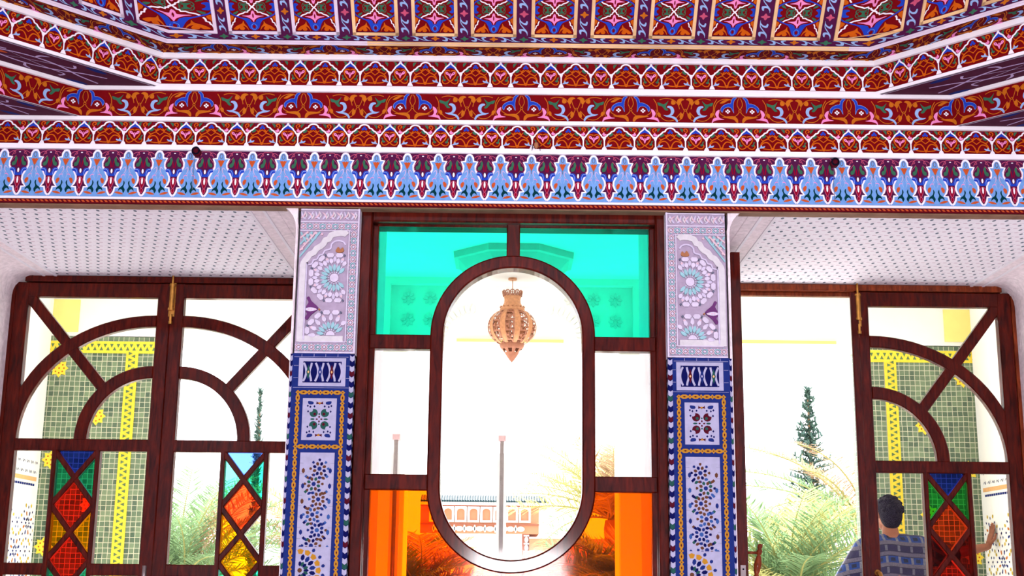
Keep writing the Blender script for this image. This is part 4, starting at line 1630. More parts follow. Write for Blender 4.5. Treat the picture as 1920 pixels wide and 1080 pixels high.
mb.box((LEAF_W, -0.012, 1.10), (LEAF_W + 0.003, 0.010, 1.285), steel, bev=0.0)
mb.tube([(LEAF_W + 0.002, -0.001, 1.268), (LEAF_W + 0.005, -0.001, 1.268)], 0.004, P['black'], n=8)
mb.link('latch_plate', bpy.data.objects['door_3'])
# pull handles on the closed doors
mb = MB()
mb.tube([(-LEAF_W + 0.045, -0.022, 1.26), (-LEAF_W + 0.050, -0.060, 1.258), (-LEAF_W + 0.058, -0.070, 1.225), (-LEAF_W + 0.075, -0.070, 1.17), (-LEAF_W + 0.085, -0.05, 1.14)], 0.010, brass, n=10)
mb.tube([(-LEAF_W + 0.045, -0.022, 1.262), (-LEAF_W + 0.045, -0.035, 1.262)], 0.014, brass, n=12)
mb.link('door_handle', bpy.data.objects['door_4'], True)
mb = MB()
mb.tube([(LEAF_W - 0.036, -0.024, 1.255), (LEAF_W - 0.036, -0.026, 1.16)], 0.011, steel, n=12)
mb.link('door_handle', bpy.data.objects['door_1'], True)


# fixed door frames
def door_frame(name, x0, x1, label, wood=wood):
    mb = MB()
    r = 0.06
    z = 2.698
    y0, y1 = 6.375, 6.44
    t = 0.032
    arcL = [(x0 + r - r * math.cos(a * PI / 12), z - r + r * math.sin(a * PI / 12)) for a in range(0, 7)]
    arcR = [(x1 - r + r * math.sin(a * PI / 12), z - r + r * math.cos(a * PI / 12)) for a in range(0, 7)]
    out = [(x0, 0)] + arcL + arcR + [(x1, 0)]
    inn = [(x1 - t, 0), (x1 - t, z - t), (x0 + t, z - t), (x0 + t, 0)]
    # three straight members
    mb.prism([(x0, 0), (x0 + t * .55, 0), (x0 + t * .55, z - t)] + arcL[::-1], y0, y1, wood, bev=0)
    mb.prism([(x1 - t * .55, 0), (x1, 0)] + arcR[::-1] + [(x1 - t * .55, z - t)], y0, y1, wood, bev=0)
    mb.prism([(x0 + r, z - t), (x1 - r, z - t), (x1 - r, z), (x0 + r, z)], y0, y1, wood, bev=0.003)
    mb.box((x0 + .02, y0 + 0.05, z - t - 0.02), (x1 - .02, y1 + 0.02, z - t), wood, bev=0.003)
    o = mb.link(name)
    struct(o, label)


door_frame('trim_13', -2.545, -0.90, 'fixed frame around the left pair of doors')
door_frame('trim_14', 0.90, 2.56, 'fixed frame around the right pair of doors', wood_lit)  # light falling on this frame is painted in by the lighter wood

# small fittings on the frieze
for (x, z, lb) in ((-1.294, 2.905, 'small dark round fitting with dangling loop on the frieze, above the left doors'),
                   (1.31, 2.889, 'small dark round fitting on the frieze, above the open right door')):
    t = empty('ceiling_hook', (x, 4.985, z))
    mb = MB()
    mb.tube([(0, 0.02, 0), (0, -0.012, 0)], 0.018, P['tmaroon'], n=14)
    mb.link('rosette', t, True)
    mb = MB()
    mb.tube([(0.014 * math.cos(a * PI / 8), -0.014, 0.002 + 0.014 * math.sin(a * PI / 8)) for a in range(17)], 0.0035, P['black'], n=6)
    mb.link('ring', t, True)
    mb = MB()
    mb.tube([(-0.004, -0.004, -0.02), (-0.008, -0.002, -0.08), (-0.006, -0.002, -0.16)], 0.0012, P['grey'], n=5)
    mb.link('string', t)
    thing(t, lb, 'hook')
t = empty('wall_insect', (0.092, 4.975, 2.950))
mb = MB()
mb.lathe([(0.0, 0.010), (0.008, 0.006), (0.010, -0.004), (0.006, -0.014), (0.0, -0.018)], P['tan'], n=10)
mb.link('body', t, True)
mb = MB()
for k in range(3):
    for s in (-1, 1):
        mb.tube([(s * 0.006, 0, -0.002 - k * 0.005), (s * 0.014, -0.004, 0.002 - k * 0.008), (s * 0.017, 0.006, -0.012 - k * 0.006)], 0.0011, P['black'], n=5)
mb.link('legs', t)
thing(t, 'tiny brownish insect-like clip clinging to the white moulding above the oval window', 'insect')

# ================================================================ porch outside the doors
def plain(name, c, rough=0.9):
    return mat(name, c, rough=rough, var=0.05, scale=6)


stone = plain('porch_stone_floor', (228, 226, 226))
sand = plain('sandy_ground', (190, 182, 166))


def tile_mat():
    m = bpy.data.materials.new('green_square_tiles')
    m.use_nodes = True
    nt = m.node_tree
    b = nt.nodes['Principled BSDF']
    N, L = nt.nodes.new, nt.links.new
    tc = N('ShaderNodeNewGeometry')
    sp = N('ShaderNodeSeparateXYZ')
    L(tc.outputs['Position'], sp.inputs[0])
    ax = N('ShaderNodeMath')
    ax.operation = 'ADD'
    L(sp.outputs[0], ax.inputs[0])
    L(sp.outputs[1], ax.inputs[1])
    cb = N('ShaderNodeCombineXYZ')
    L(ax.outputs[0], cb.inputs[0])
    L(sp.outputs[2], cb.inputs[1])
    wob = N('ShaderNodeTexNoise')
    wob.inputs['Scale'].default_value = 9
    L(cb.outputs[0], wob.inputs['Vector'])
    mxv = N('ShaderNodeMixRGB')
    mxv.blend_type = 'ADD'
    mxv.inputs[0].default_value = 0.010
    L(cb.outputs[0], mxv.inputs[1])
    L(wob.outputs['Color'], mxv.inputs[2])
    br = N('ShaderNodeTexBrick')
    br.offset = 0.0
    br.squash = 1.0
    br.inputs['Scale'].default_value = 1.0
    br.inputs['Brick Width'].default_value = 0.0385
    br.inputs['Row Height'].default_value = 0.0385
    br.inputs['Mortar Size'].default_value = 0.0022
    br.inputs['Bias'].default_value = 0.0
    br.inputs['Color1'].default_value = lin((40, 80, 58))
    br.inputs['Color2'].default_value = lin((116, 142, 104))
    br.inputs['Mortar'].default_value = lin((214, 212, 180))
    L(mxv.outputs[0], br.inputs['Vector'])
    big = N('ShaderNodeTexNoise')
    big.inputs['Scale'].default_value = 1.6
    big.inputs['Detail'].default_value = 3
    L(cb.outputs[0], big.inputs['Vector'])
    mm = N('ShaderNodeMixRGB')
    mm.blend_type = 'MIX'
    mm.inputs[2].default_value = lin((120, 118, 92))
    fm = N('ShaderNodeMath')
    fm.operation = 'MULTIPLY'
    fm.inputs[1].default_value = 0.35
    L(big.outputs['Fac'], fm.inputs[0])
    L(fm.outputs[0], mm.inputs[0])
    L(br.outputs['Color'], mm.inputs[1])
    L(mm.outputs[0], b.inputs['Base Color'])
    b.inputs['Roughness'].default_value = 0.35
    return m


gtile = tile_mat()
mb = MB()
mb.box((-6, 6.5, -0.12), (6, 11.2, 0.0), stone)
struct(mb.link('porch_floor'))
bpy.data.objects['porch_floor'].name = 'floor_porch'
mb = MB()
mb.add([(-150, 11.2, -0.06), (150, 11.2, -0.06), (150, 300, -0.06), (-150, 300, -0.06)], [(0, 1, 2, 3)], sand)
mb.add([(-150, -60, -0.13), (150, -60, -0.13), (150, 11.3, -0.13), (-150, 11.3, -0.13)], [(0, 1, 2, 3)], sand)
g = mb.link('ground')
struct(g, 'pale sandy ground')
# ceiling of the porch with a stepped octagonal rose
mb = MB()
mb.box((-4.4, 6.44, 3.45), (4.4, 10.3, 3.60), porch_plaster)
rose = plain('rose_plaster', (196, 194, 190))


def octo(r, z):
    return [(0.01 + r * math.cos(PI / 8 + k * PI / 4), 8.95 + r * math.sin(PI / 8 + k * PI / 4), z) for k in range(8)]


rings = [octo(0.46, 3.45), octo(0.455, 3.405), octo(0.425, 3.40), octo(0.345, 3.325), octo(0.325, 3.325), octo(0.305, 3.30)]
V = [v for r in rings for v in r]
F = []
for k in range(len(rings) - 1):
    for i in range(8):
        j = (i + 1) % 8
        F.append((k * 8 + i, k * 8 + j, (k + 1) * 8 + j, (k + 1) * 8 + i))
F.append(tuple(range(40, 48)))
mb.add(V, F, rose)
struct(mb.link('ceiling_porch'), 'white porch ceiling with an octagonal rose')
# side walls with mosaic dado
M_ZEL = Motif()
rz = random.Random(3)
for (cx, cy, kind) in ((0, 0, 0), (0.20, 0.20, 1)):
    for k in range(8):
        a = k * PI / 4
        kite(M_ZEL, 'navy' if kind == 0 else 'tblue', cx, cy, 0.018, 0.045, 0.009, a)
        kite(M_ZEL, 'ochre' if (k + kind) % 2 else 'tblue', cx, cy, 0.055, 0.090, 0.010, a + PI / 8, True)
        kite(M_ZEL, 'navy', cx, cy, 0.100, 0.125, 0.008, a)
        kite(M_ZEL, 'yellow', cx, cy, 0.118, 0.150, 0.013, a + PI / 8)
for (cx, cy) in ((0.2, 0.0), (0.0, 0.2)):
    M_ZEL.poly('navy', [(cx - 0.012, cy), (cx, cy + 0.012), (cx + 0.012, cy), (cx, cy - 0.012)])
    for sx in (-1, 1):
        for sy in (-1, 1):
            M_ZEL.poly('tsky', [(cx + sx * 0.024 - 0.008, cy + sy * 0.03), (cx + sx * 0.024, cy + sy * 0.03 + 0.012), (cx + sx * 0.024 + 0.008, cy + sy * 0.03), (cx + sx * 0.024, cy + sy * 0.03 - 0.012)])
for nm, sx in (('wall_porch_left', -1), ('wall_porch_right', 1)):
    mb = MB()
    a, b = sorted((sx * 3.5, sx * 3.9))
    mb.box((a, 6.46, 0.0), (b, 9.598, 3.44), porch_plaster)

    def sf(u, v, h=0.0):
        return (sx * (3.499 - h), 6.5 + u, v)
    for i in range(8):
        for j in range(5):
            stamp(mb, sf, M_ZEL, 0.15 + i * 0.4, 1.55 - j * 0.4, 1.0, -1.0, h0=0.001, dh=0.00001, clip=(0.01, 3.07, 0.0, 1.80))
    for i in range(72):
        ln = Motif()
        ln.poly('tblue', [(0, 0), (0.034, 0), (0.034, 0.016), (0.0, 0.016)])
        stamp(mb, sf, ln, i * 0.042, 1.835, 1.0, -1.0)
        if i % 2:
            ln = Motif()
            ln.stroke('grey', [(0, 0), (0.012, 0.02), (0.03, 0.004), (0.05, 0.018)], 0.006)
            stamp(mb, sf, ln, i * 0.042, 1.93, 1.0, -1.0)
            stamp(mb, sf, ln, i * 0.042 + 0.02, 2.0, 1.0, -1.0)
    ln = Motif()
    ln.poly('gold', [(0, 0), (3.05, 0), (3.05, 0.03), (0, 0.03)])
    stamp(mb, sf, ln, 0.0, 1.885, 1.0, -1.0)
    struct(mb.link(nm), 'porch side wall with a mosaic tile dado')

# porch front beam
mb = MB()
mb.box((-4.3, 9.60, 2.96), (-0.93, 10.1, 3.46), porch_plaster)
mb.box((0.93, 9.60, 2.96), (4.3, 10.1, 3.46), porch_plaster)
mb.box((-0.93, 9.68, 2.96), (0.93, 10.1, 3.46), porch_plaster)
mb.box((-0.93, 9.60, 3.40), (0.93, 9.69, 3.46), porch_plaster)
ros_m = plain('rosette_plaster', (222, 220, 214))
ros = Motif()
for k in range(8):
    kite(ros, ros_m, 0, 0, 0.012, 0.056, 0.013, k * PI / 4)
    ros.items[-1] = ros.items[-1][:3] + (0.008,)
fb = lambda u, v, h=0.0: (u, 9.678 - h, v)
for x in (-0.80, -0.63, -0.46, 0.46, 0.63, 0.80):
    for z in (3.30, 3.13):
        if abs(x) < 0.5 and z < 3.2:
            continue
        stamp(mb, fb, ros, x, z, 1.0)
for sx in (-1, 1):
    arc = Motif()
    for k in range(10):
        a = k * PI / 18
        kite(arc, porch_plaster, sx * 0.30, 2.98, 0.20, 0.27, 0.02, a if sx > 0 else PI - a)
        arc.items[-1] = arc.items[-1][:3] + (0.008,)
    stamp(mb, fb, arc, 0, 0, 1.0, 1.0)
pyel = plain('pale_yellow_tile', (252, 236, 140))
mb.box((-0.42, 9.665, 2.962), (0.40, 9.68, 2.985), pyel)
for sx in (-1, 1):
    if sx > 0:
        mb.box((1.12, 9.588, 2.962), (2.47, 9.60, 2.985), pyel)
    a, b = sorted((sx * 3.30, sx * 3.54))
    mb.box((a, 9.585, 2.99), (b, 9.60, 3.24), pyel)
struct(mb.link('wall_porch_front'), 'white beam of the porch with carved rosettes')


def zig(mo, L, w):
    mo.poly('zyel', [(0, 0), (L, 0), (L, w), (0, w)])
    n = int(L / 0.048)
    for k in range(n):
        x = (k + 0.5) * L / n
        s = L / n
        mo.poly('dgreen', [(x - s * 0.50, w * 0.24), (x + s * 0.06, w * 0.24), (x - s * 0.22, w * 0.56)])
        mo.poly('dgreen', [(x - s * 0.04, w * 0.78), (x + s * 0.50, w * 0.78), (x + s * 0.24, w * 0.46)])


def tile_pier(sx, label):
    t = empty('tiled_pier', (sx * 3.12, 9.85, 0))
    off = t.location
    mb = MB()
    a, b = sorted((sx * 2.70, sx * 3.545))
    mb.box((a - off.x, 9.604 - off.y, 0.0), (b - off.x, 10.1 - off.y, 2.955), gtile)
    mb.link('tile_face', t)
    sf = lambda u, v, h=0.0: (sx * u - off.x, 9.60 - h - off.y, v)
    mb = MB()
    z = Motif()
    zig(z, 2.84, 0.092)
    up = Motif()
    for (m, V, F, d) in z.items:
        up.items.append((m, [(y, x) for x, y in V], F, d))
    stamp(mb, sf, up, 2.828, 0.0, 1.0, 1.0, h0=0.002)
    z2 = Motif()
    zig(z2, 0.845, 0.092)
    stamp(mb, sf, z2, 2.70, 2.828, 1.0, 1.0, h0=0.003)
    mb.link('zigzag_border', t)
    for (x, zz) in ((3.42, 2.71), (3.11, 2.35), (3.42, 2.02), (3.11, 1.69), (3.42, 1.385), (3.11, 1.05)):
        m = Motif()
        pts = []
        for k in range(16):
            r = 0.072 if k % 2 == 0 else 0.050
            pts.append((r * math.cos(k * PI / 8), r * math.sin(k * PI / 8)))
        m.poly('zyel', pts)
        for k in range(8):
            m.disc('ochre', 0.036 * math.cos(k * PI / 4), 0.036 * math.sin(k * PI / 4), 0.007, 6)
        m.disc('ochre', 0, 0, 0.008, 6)
        mb = MB()
        stamp(mb, sf, m, x, zz, 1.0, h0=0.002)
        mb.link('star_tile', t)
    thing(t, label, 'pillar', 'green tiled porch piers')


tile_pier(-1, 'broad pier of small green tiles with yellow zigzag border, behind the left doors')
tile_pier(1, 'broad pier of small green tiles with yellow zigzag border, behind the standing man')
for sx, lb in ((-1, 'plain white porch column behind the left side of the middle window'), (1, 'plain white porch column behind the right side of the middle window')):
    mb = MB()
    a, b = sorted((-0.155, 0.155))
    mb.box((a, -0.2, 0.0), (b, 0.2, 2.88), porch_plaster, bev=0.01)
    mb.box((a - 0.02, -0.22, 2.88), (b + 0.02, 0.22, 2.96), porch_plaster, bev=0.01)
    mb.box((a - 0.02, -0.22, 0.0), (b + 0.02, 0.22, 0.12), porch_plaster, bev=0.01)
    o = mb.link('column')
    o.location = (sx * 0.955 + 0.015, 9.84, 0)
    thing(o, lb, 'column', 'white porch columns')

# slim posts
for (x, lb) in ((-0.727, 'slim metal post with pinkish cap, seen through the left clear pane'), (-0.052, 'slim metal post with pinkish cap, seen through the middle of the oval')):
    t = empty('post', (x, 8.2, 0))
    mb = MB()
    mb.box((-0.031, -0.020, 0.0), (0.031, 0.02, 1.98), plain('post_white', (250, 250, 250)), bev=0.003)
    mb.box((-0.0125, -0.026, 0.0), (0.0125, 0.026, 2.06), steel, bev=0.003)
    mb.link('pole', t, True)
    mb = MB()
    mb.box((-0.024, -0.034, 2.058), (0.024, 0.034, 2.094), plain('pink_cap', (226, 190, 190)), bev=0.004)
    mb.link('cap', t)
    mb = MB()
    mb.tube([(0, 0, 0.0), (0, 0, 0.02)], 0.09, steel, n=20)
    mb.link('base', t, True)
    thing(t, lb, 'post', 'posts on the porch')

# ================================================================ hanging lantern
lt = empty('hanging_lantern', (0.004, 8.95, 3.50))
lt.scale = (1.023, 1.023, 1.023)
lmat = mat('pierced_brass', (196, 138, 98), rough=0.45, metal=0.1, var=0.15, scale=60)
lmat2 = mat('pierced_copper', (168, 112, 88), rough=0.45, metal=0.1, var=0.15, scale=60)
Z = lambda z: z - 3.45
mb = MB()
mb.tube([(0, 0, Z(3.262)), (0, 0, Z(3.10))], 0.003, lmat, n=6)
mb.tube([(0, 0, Z(3.256)), (0, 0, Z(3.240))], 0.03, lmat, n=16)
mb.link('chain', lt)
mb = MB()
mb.lathe([(0.060, Z(3.125)), (0.056, Z(3.10)), (0.058, Z(3.075)), (0.072, Z(3.05)), (0.086, Z(3.032)), (0.088, Z(3.018)), (0.080, Z(3.012))], lmat, n=32)
for k in range(16):
    a = 2 * PI * k / 16
    mb.tube([(0.081 * math.cos(a), 0.081 * math.sin(a), Z(3.045)), (0.088 * math.cos(a), 0.088 * math.sin(a), Z(3.045))], 0.006, lmat, n=8)
mb.link('neck', lt, True)
mb = MB()
for k in range(12):
    a = 2 * PI * k / 12
    c = Vector((0.066 * math.cos(a), 0.066 * math.sin(a), Z(3.142)))
    tg = Vector((-math.sin(a), math.cos(a), 0))
    upv = Vector((0.15 * math.cos(a), 0.15 * math.sin(a), 1)).normalized()
    pts = [c + tg * 0.0165 * math.cos(q * PI / 6) + upv * 0.0185 * math.sin(q * PI / 6) for q in range(13)]
    mb.tube(pts, 0.0042, lmat2, n=6)
    mb.tube([c - tg * 0.012, c + tg * 0.012], 0.003, lmat2, n=5)
    mb.tube([c - upv * 0.012, c + upv * 0.012], 0.003, lmat2, n=5)
mb.link('crown', lt, True)
prof = []
for i in range(25):
    t = i / 24
    a = PI * (0.16 + 0.70 * t)
    prof.append((0.020 + 0.142 * math.sin(a), Z(2.905 + 0.128 * math.cos(a) * (1.0 if t < 0.5 else 1.05))))
NL = 160
ribs = []


def keep_body(i, k):
    q = (k % 16)
    if q < 5:
        return False                      # ribs are their own mesh
    u = (q - 5 - 5.0) / 5.5
    v = ((i * 1.0) % 6) / 6 - 0.5
    ring = math.hypot(u, v * 1.6)
    if 0.22 < ring < 0.86 and (int((math.atan2(v, u + 1e-6) + PI) * 2.9) % 3 != 0):
        return False
    return True


def bulge(prof, n, keep, m, name, lift=0.0):
    mbx = MB()
    V, F = [], []
    for (r, z) in prof:
        for k in range(n):
            t = 2 * PI * k / n
            ph = ((k % 16) - 2.5) / 16 * 2 * PI
            rr = r * (1.0 + 0.055 * (1 - math.cos(ph)) / 2) + lift
            V.append((rr * math.cos(t - PI / 2 + 0.11), rr * math.sin(t - PI / 2 + 0.11), z))
    for i in range(len(prof) - 1):
        for k in range(n):
            if keep(i, k):
                F.append((i * n + k, i * n + (k + 1) % n, (i + 1) * n + (k + 1) % n, (i + 1) * n + k))
    mbx.add(V, F, m)
    return mbx.link(name, lt, True)


bulge(prof, NL, keep_body, lmat2, 'pierced_body')
bulge(prof, NL, lambda i, k: (k % 16) < 6, lmat, 'ribs', 0.004)
mb = MB()
mb.lathe([(0.050, Z(2.80)), (0.074, Z(2.80)), (0.084, Z(2.79)), (0.086, Z(2.775)), (0.080, Z(2.758)), (0.070, Z(2.748))], lmat2, n=32)
mb.lathe([(0.070, Z(2.748)), (0.062, Z(2.738)), (0.052, Z(2.725))], lmat2, n=32, keep=lambda i, k: (k // 2) % 2 == 0)
mb.lathe([(0.052, Z(2.725)), (0.036, Z(2.700)), (0.016, Z(2.672)), (0.0, Z(2.655))], lmat2, n=32)
mb.link('finial', lt, True)
thing(lt, 'pierced brass onion-shaped lantern hanging in the middle of the oval window', 'lantern')

# ================================================================ far building
bt = empty('pavilion', (-3.0, 45, 0))
tan_w = plain('tan_wall', (168, 112, 84))
brown_w = plain('brown_trim', (130, 80, 66))
whitew = plain('white_trim', (250, 248, 250))
roofm = plain('green_roof_tile', (22, 48, 56), 0.7)
ox = 3.0
mb = MB()
mb.box((-3.1 + ox, 0.3, 2.50), (1.03 + ox, 4.0, 3.47), tan_w)
mb.box((-3.1 + ox, 0.3, 0.0), (0.44 + ox, 4.0, 2.50), whitew)
mb.box((0.44 + ox, 0.3, 0.0), (0.70 + ox, 4.0, 2.50), brown_w)
mb.box((0.70 + ox, 0.2, 0.0), (5.0 + ox, 4.0, 2.36), tan_w)
mb.link('wall', bt)
mb = MB()
mb.box((-3.1 + ox, 0.12, 3.475), (1.35 + ox, 4.1, 3.58), whitew)
mb.box((-3.1 + ox, 0.2, 3.43), (1.15 + ox, 0.4, 3.475), brown_w)
mb.box((-3.1 + ox, 0.24, 2.80), (1.05 + ox, 0.4, 2.845), brown_w)
mb.link('cornice', bt)
mb = MB()
mb.box((-3.1 + ox, 0.1, 3.58), (1.38 + ox, 2.0, 3.62), roofm)
for i in range(49):
    x = -3.1 + ox + 0.045 + i * 0.0895
    mb.tube([(x, 0.02, 3.60), (x, 0.5, 3.80)], 0.042, roofm, n=8)
mb.link('roof', bt)
n = 0
x = 0.98 - 0.4455
while x > -2.8:
    mb = MB()
    xx = x + ox
    w2 = 0.205
    arch = [(-0.14, 2.955), (0.14, 2.955), (0.14, 3.24)] + [(0.14 * math.cos(a * PI / 8), 3.26 + 0.10 * math.sin(a * PI / 8)) for a in range(1, 8)] + [(-0.14, 3.24)]
    fr = lambda X, Y, ZZ: (X + xx, Y, ZZ)
    # white surround built of strips round the arch
    mb.prism([(-w2, 2.89), (w2, 2.89), (w2, 2.955), (-w2, 2.955)], 0.18, 0.3, whitew, frame=fr)
    mb.prism([(-w2, 2.95), (-0.14, 2.95), (-0.14, 3.42), (-w2, 3.42)], 0.18, 0.3, whitew, frame=fr)
    mb.prism([(0.14, 2.95), (w2, 2.95), (w2, 3.42), (0.14, 3.42)], 0.18, 0.3, whitew, frame=fr)
    top = [(-0.14, 3.42), (-0.14, 3.24)] + [(0.14 * math.cos(a * PI / 8), 3.26 + 0.10 * math.sin(a * PI / 8)) for a in range(7, 0, -1)] + [(0.14, 3.24), (0.14, 3.42)]
    mb.prism(top, 0.18, 0.3, whitew, frame=fr)
    mb.link('arched_window', bt)
    x -= 0.4455
    n += 1
mb = MB()
x = 0.40
while x > -2.8:
    xx = x + ox
    mb.prism([(xx + 0.13 * math.cos(a * PI / 6), 2.665 + 0.085 * math.sin(a * PI / 6)) for a in range(12)], 0.2, 0.3, whitew)
    mb.prism([(xx - 0.178 - 0.045, 2.60), (xx - 0.178 + 0.045, 2.60), (xx - 0.178 + 0.045, 2.73), (xx - 0.178 - 0.045, 2.73)], 0.2, 0.3, whitew)
    mb.prism([(xx - 0.178 - 0.02, 2.55), (xx - 0.178 + 0.02, 2.55), (xx - 0.178 + 0.02, 2.79), (xx - 0.178 - 0.02, 2.79)], 0.2, 0.3, whitew)
    x -= 0.356
for k in range(9):
    z = 2.44 - k * 0.27
    mb.prism([(0.60 + ox + 0.062 * math.cos(a * PI / 6), z - 0.13 + 0.10 * math.sin(a * PI / 6)) for a in range(12)], 0.2, 0.3, whitew)
    mb.prism([(0.51 + ox, z - 0.012), (0.69 + ox, z - 0.012), (0.69 + ox, z + 0.028), (0.51 + ox, z + 0.028)], 0.2, 0.3, whitew)
mb.link('carved_frieze', bt)
thing(bt, 'distant tan and white pavilion with green tiled roof and a row of arched windows', 'building')


# ================================================================ plants
def leafm(name, c, trans=0.35):
    m = bpy.data.materials.new(name)
    m.use_nodes = True
    nt = m.node_tree
    nt.nodes.clear()
    out = nt.nodes.new('ShaderNodeOutputMaterial')
    d = nt.nodes.new('ShaderNodeBsdfDiffuse')
    t = nt.nodes.new('ShaderNodeBsdfTranslucent')
    mx = nt.nodes.new('ShaderNodeMixShader')
    mx.inputs[0].default_value = trans
    geo = nt.nodes.new('ShaderNodeNewGeometry')
    rp = nt.nodes.new('ShaderNodeValToRGB')
    cc = lin(c)
    rp.color_ramp.elements[0].color = tuple(v * 0.75 for v in cc[:3]) + (1,)
    rp.color_ramp.elements[1].color = tuple(min(1, v * 1.25) for v in cc[:3]) + (1,)
    nz = nt.nodes.new('ShaderNodeTexNoise')
    nz.inputs['Scale'].default_value = 3.5
    nt.links.new(geo.outputs['Position'], nz.inputs['Vector'])
    nt.links.new(nz.outputs['Fac'], rp.inputs['Fac'])
    for q in (d, t):
        nt.links.new(rp.outputs['Color'], q.inputs[0])
    nt.links.new(d.outputs[0], mx.inputs[1])
    nt.links.new(t.outputs[0], mx.inputs[2])
    nt.links.new(mx.outputs[0], out.inputs[0])
    return m


L_green = leafm('palm_leaf_green', (112, 138, 100))
L_yel = leafm('palm_leaf_yellow', (168, 166, 110))
L_dry = leafm('palm_leaf_dry', (162, 134, 108))
L_dark = leafm('conifer_needles', (80, 104, 98), 0.1)
bark = plain('palm_bark', (140, 112, 86))


def frond_mesh(name, L, droop, m, seed, leaf=0.27, n=46, mid=None):
    """A feather-shaped palm frond along local +x, rising then drooping."""
    r = random.Random(seed)
    mb = MB()
    pts = []
    for i in range(13):
        t = i / 12
        pts.append(Vector((L * t * (1 - 0.12 * t), 0.05 * math.sin(seed + t * 3), -droop * L * t * t)))
    mb.tube(pts, [0.016 * (1 - 0.85 * i / 12) for i in range(13)], mid or L_yel, n=5)
    V, F = [], []
    for i in range(n):
        t = 0.12 + 0.87 * i / n
        k = t * 12
        a = int(min(k, 11))
        p = pts[a].lerp(pts[a + 1], k - a)
        d = (pts[a + 1] - pts[a]).normalized()
        for s in (-1, 1):
            LL = leaf * (0.35 + 0.9 * math.sin(PI * min(1, t * 0.85 + 0.1))) * r.uniform(0.8, 1.1)
            side = Vector((0, s, 0))
            u = (d * r.uniform(0.5, 0.9) + side * 0.75 + Vector((0, 0, r.uniform(0.05, 0.45)))).normalized()
            q1 = p + u * LL * 0.5
            q2 = p + u * LL + Vector((0, 0, -LL * r.uniform(0.05, 0.35)))
            w = d * 0.0085
            b = len(V)
            V += [p - w, p + w, q1 + w * 1.2, q1 - w * 1.2, q2]
            F += [(b, b + 1, b + 2, b + 3), (b + 3, b + 2, b + 4)]
    mb.add([tuple(v) for v in V], F, m)
    o = mb.link(name)
    me = o.data
    bpy.data.objects.remove(o)
    return me


def palm(loc, L, label, seed, mats, n=26, trunk_h=None, leaf=0.3, up=(10, 80), droop=0.45, group='palms in the garden'):
    r = random.Random(seed)
    t = empty('palm_tree', (loc[0], loc[1], -0.06))
    H = loc[2] + 0.06
    mb = MB()
    k = max(4, int(H / 0.12))
    pts = [(0.04 * math.sin(i * 0.5), 0, H * i / k) for i in range(k + 1)]
    mb.tube(pts, [0.13 + (0.02 if i % 2 else 0) for i in range(k + 1)], bark, n=12)
    mb.link('trunk', t)
    meshes = [frond_mesh('frond', L * r.uniform(0.85, 1.1), droop * r.uniform(0.7, 1.3), mats[i % len(mats)], seed * 10 + i, leaf) for i in range(5)]
    for i in range(n):
        o = bpy.data.objects.new('frond', meshes[i % 5])
        COL.objects.link(o)
        o.parent = t
        az = i * 2.39996 + r.uniform(-0.2, 0.2)
        el = math.radians(up[0] + (up[1] - up[0]) * ((i + 0.5) / n) ** 0.8)
        o.matrix_local = Matrix.Translation((0, 0, H)) @ Matrix.Rotation(az, 4, 'Z') @ Matrix.Rotation(-el, 4, 'Y') @ Matrix.Rotation(r.uniform(-0.6, 0.6), 4, 'X')
    thing(t, label, 'palm tree', group)
    return t


palm((-3.95, 16.0, 0.95), 1.7, 'pale green palm seen behind the inner pane of the left doors', 11, [L_green, L_green, L_yel, L_green, L_dry], n=44, up=(15, 86), droop=0.35)
palm((-2.75, 18.2, 1.45), 1.2, 'yellowish palm at the left edge of the left pillar', 12, [L_yel, L_green, L_dry], n=26)
palm((1.42, 18.0, 1.95), 1.55, 'large yellow-green palm at the right side of the oval window', 13, [L_yel, L_green, L_yel, L_dry], n=34)
palm((2.80, 13.0, 0.92), 1.35, 'bushy pale palm in front, seen through the open doorway', 14, [L_green, L_yel, L_yel, L_green], n=40, up=(20, 88), droop=0.4)
palm((4.35, 16.0, 1.85), 1.9, 'palm with long drooping straw-coloured fronds, left of the standing man', 15, [L_dry, L_yel, L_green], n=30, up=(-10, 60), droop=0.6)
palm((-1.02, 14.6, 1.0), 0.95, 'low palm behind the left orange pane', 16, [L_green, L_dry], n=26)
palm((1.15, 14.2, 1.05), 0.85, 'low palm behind the right orange pane', 17, [L_green, L_dry], n=26)
palm((-0.60, 12.8, 0.35), 0.8, 'short palm at the bottom behind the left orange pane', 18, [L_green, L_yel], n=22)


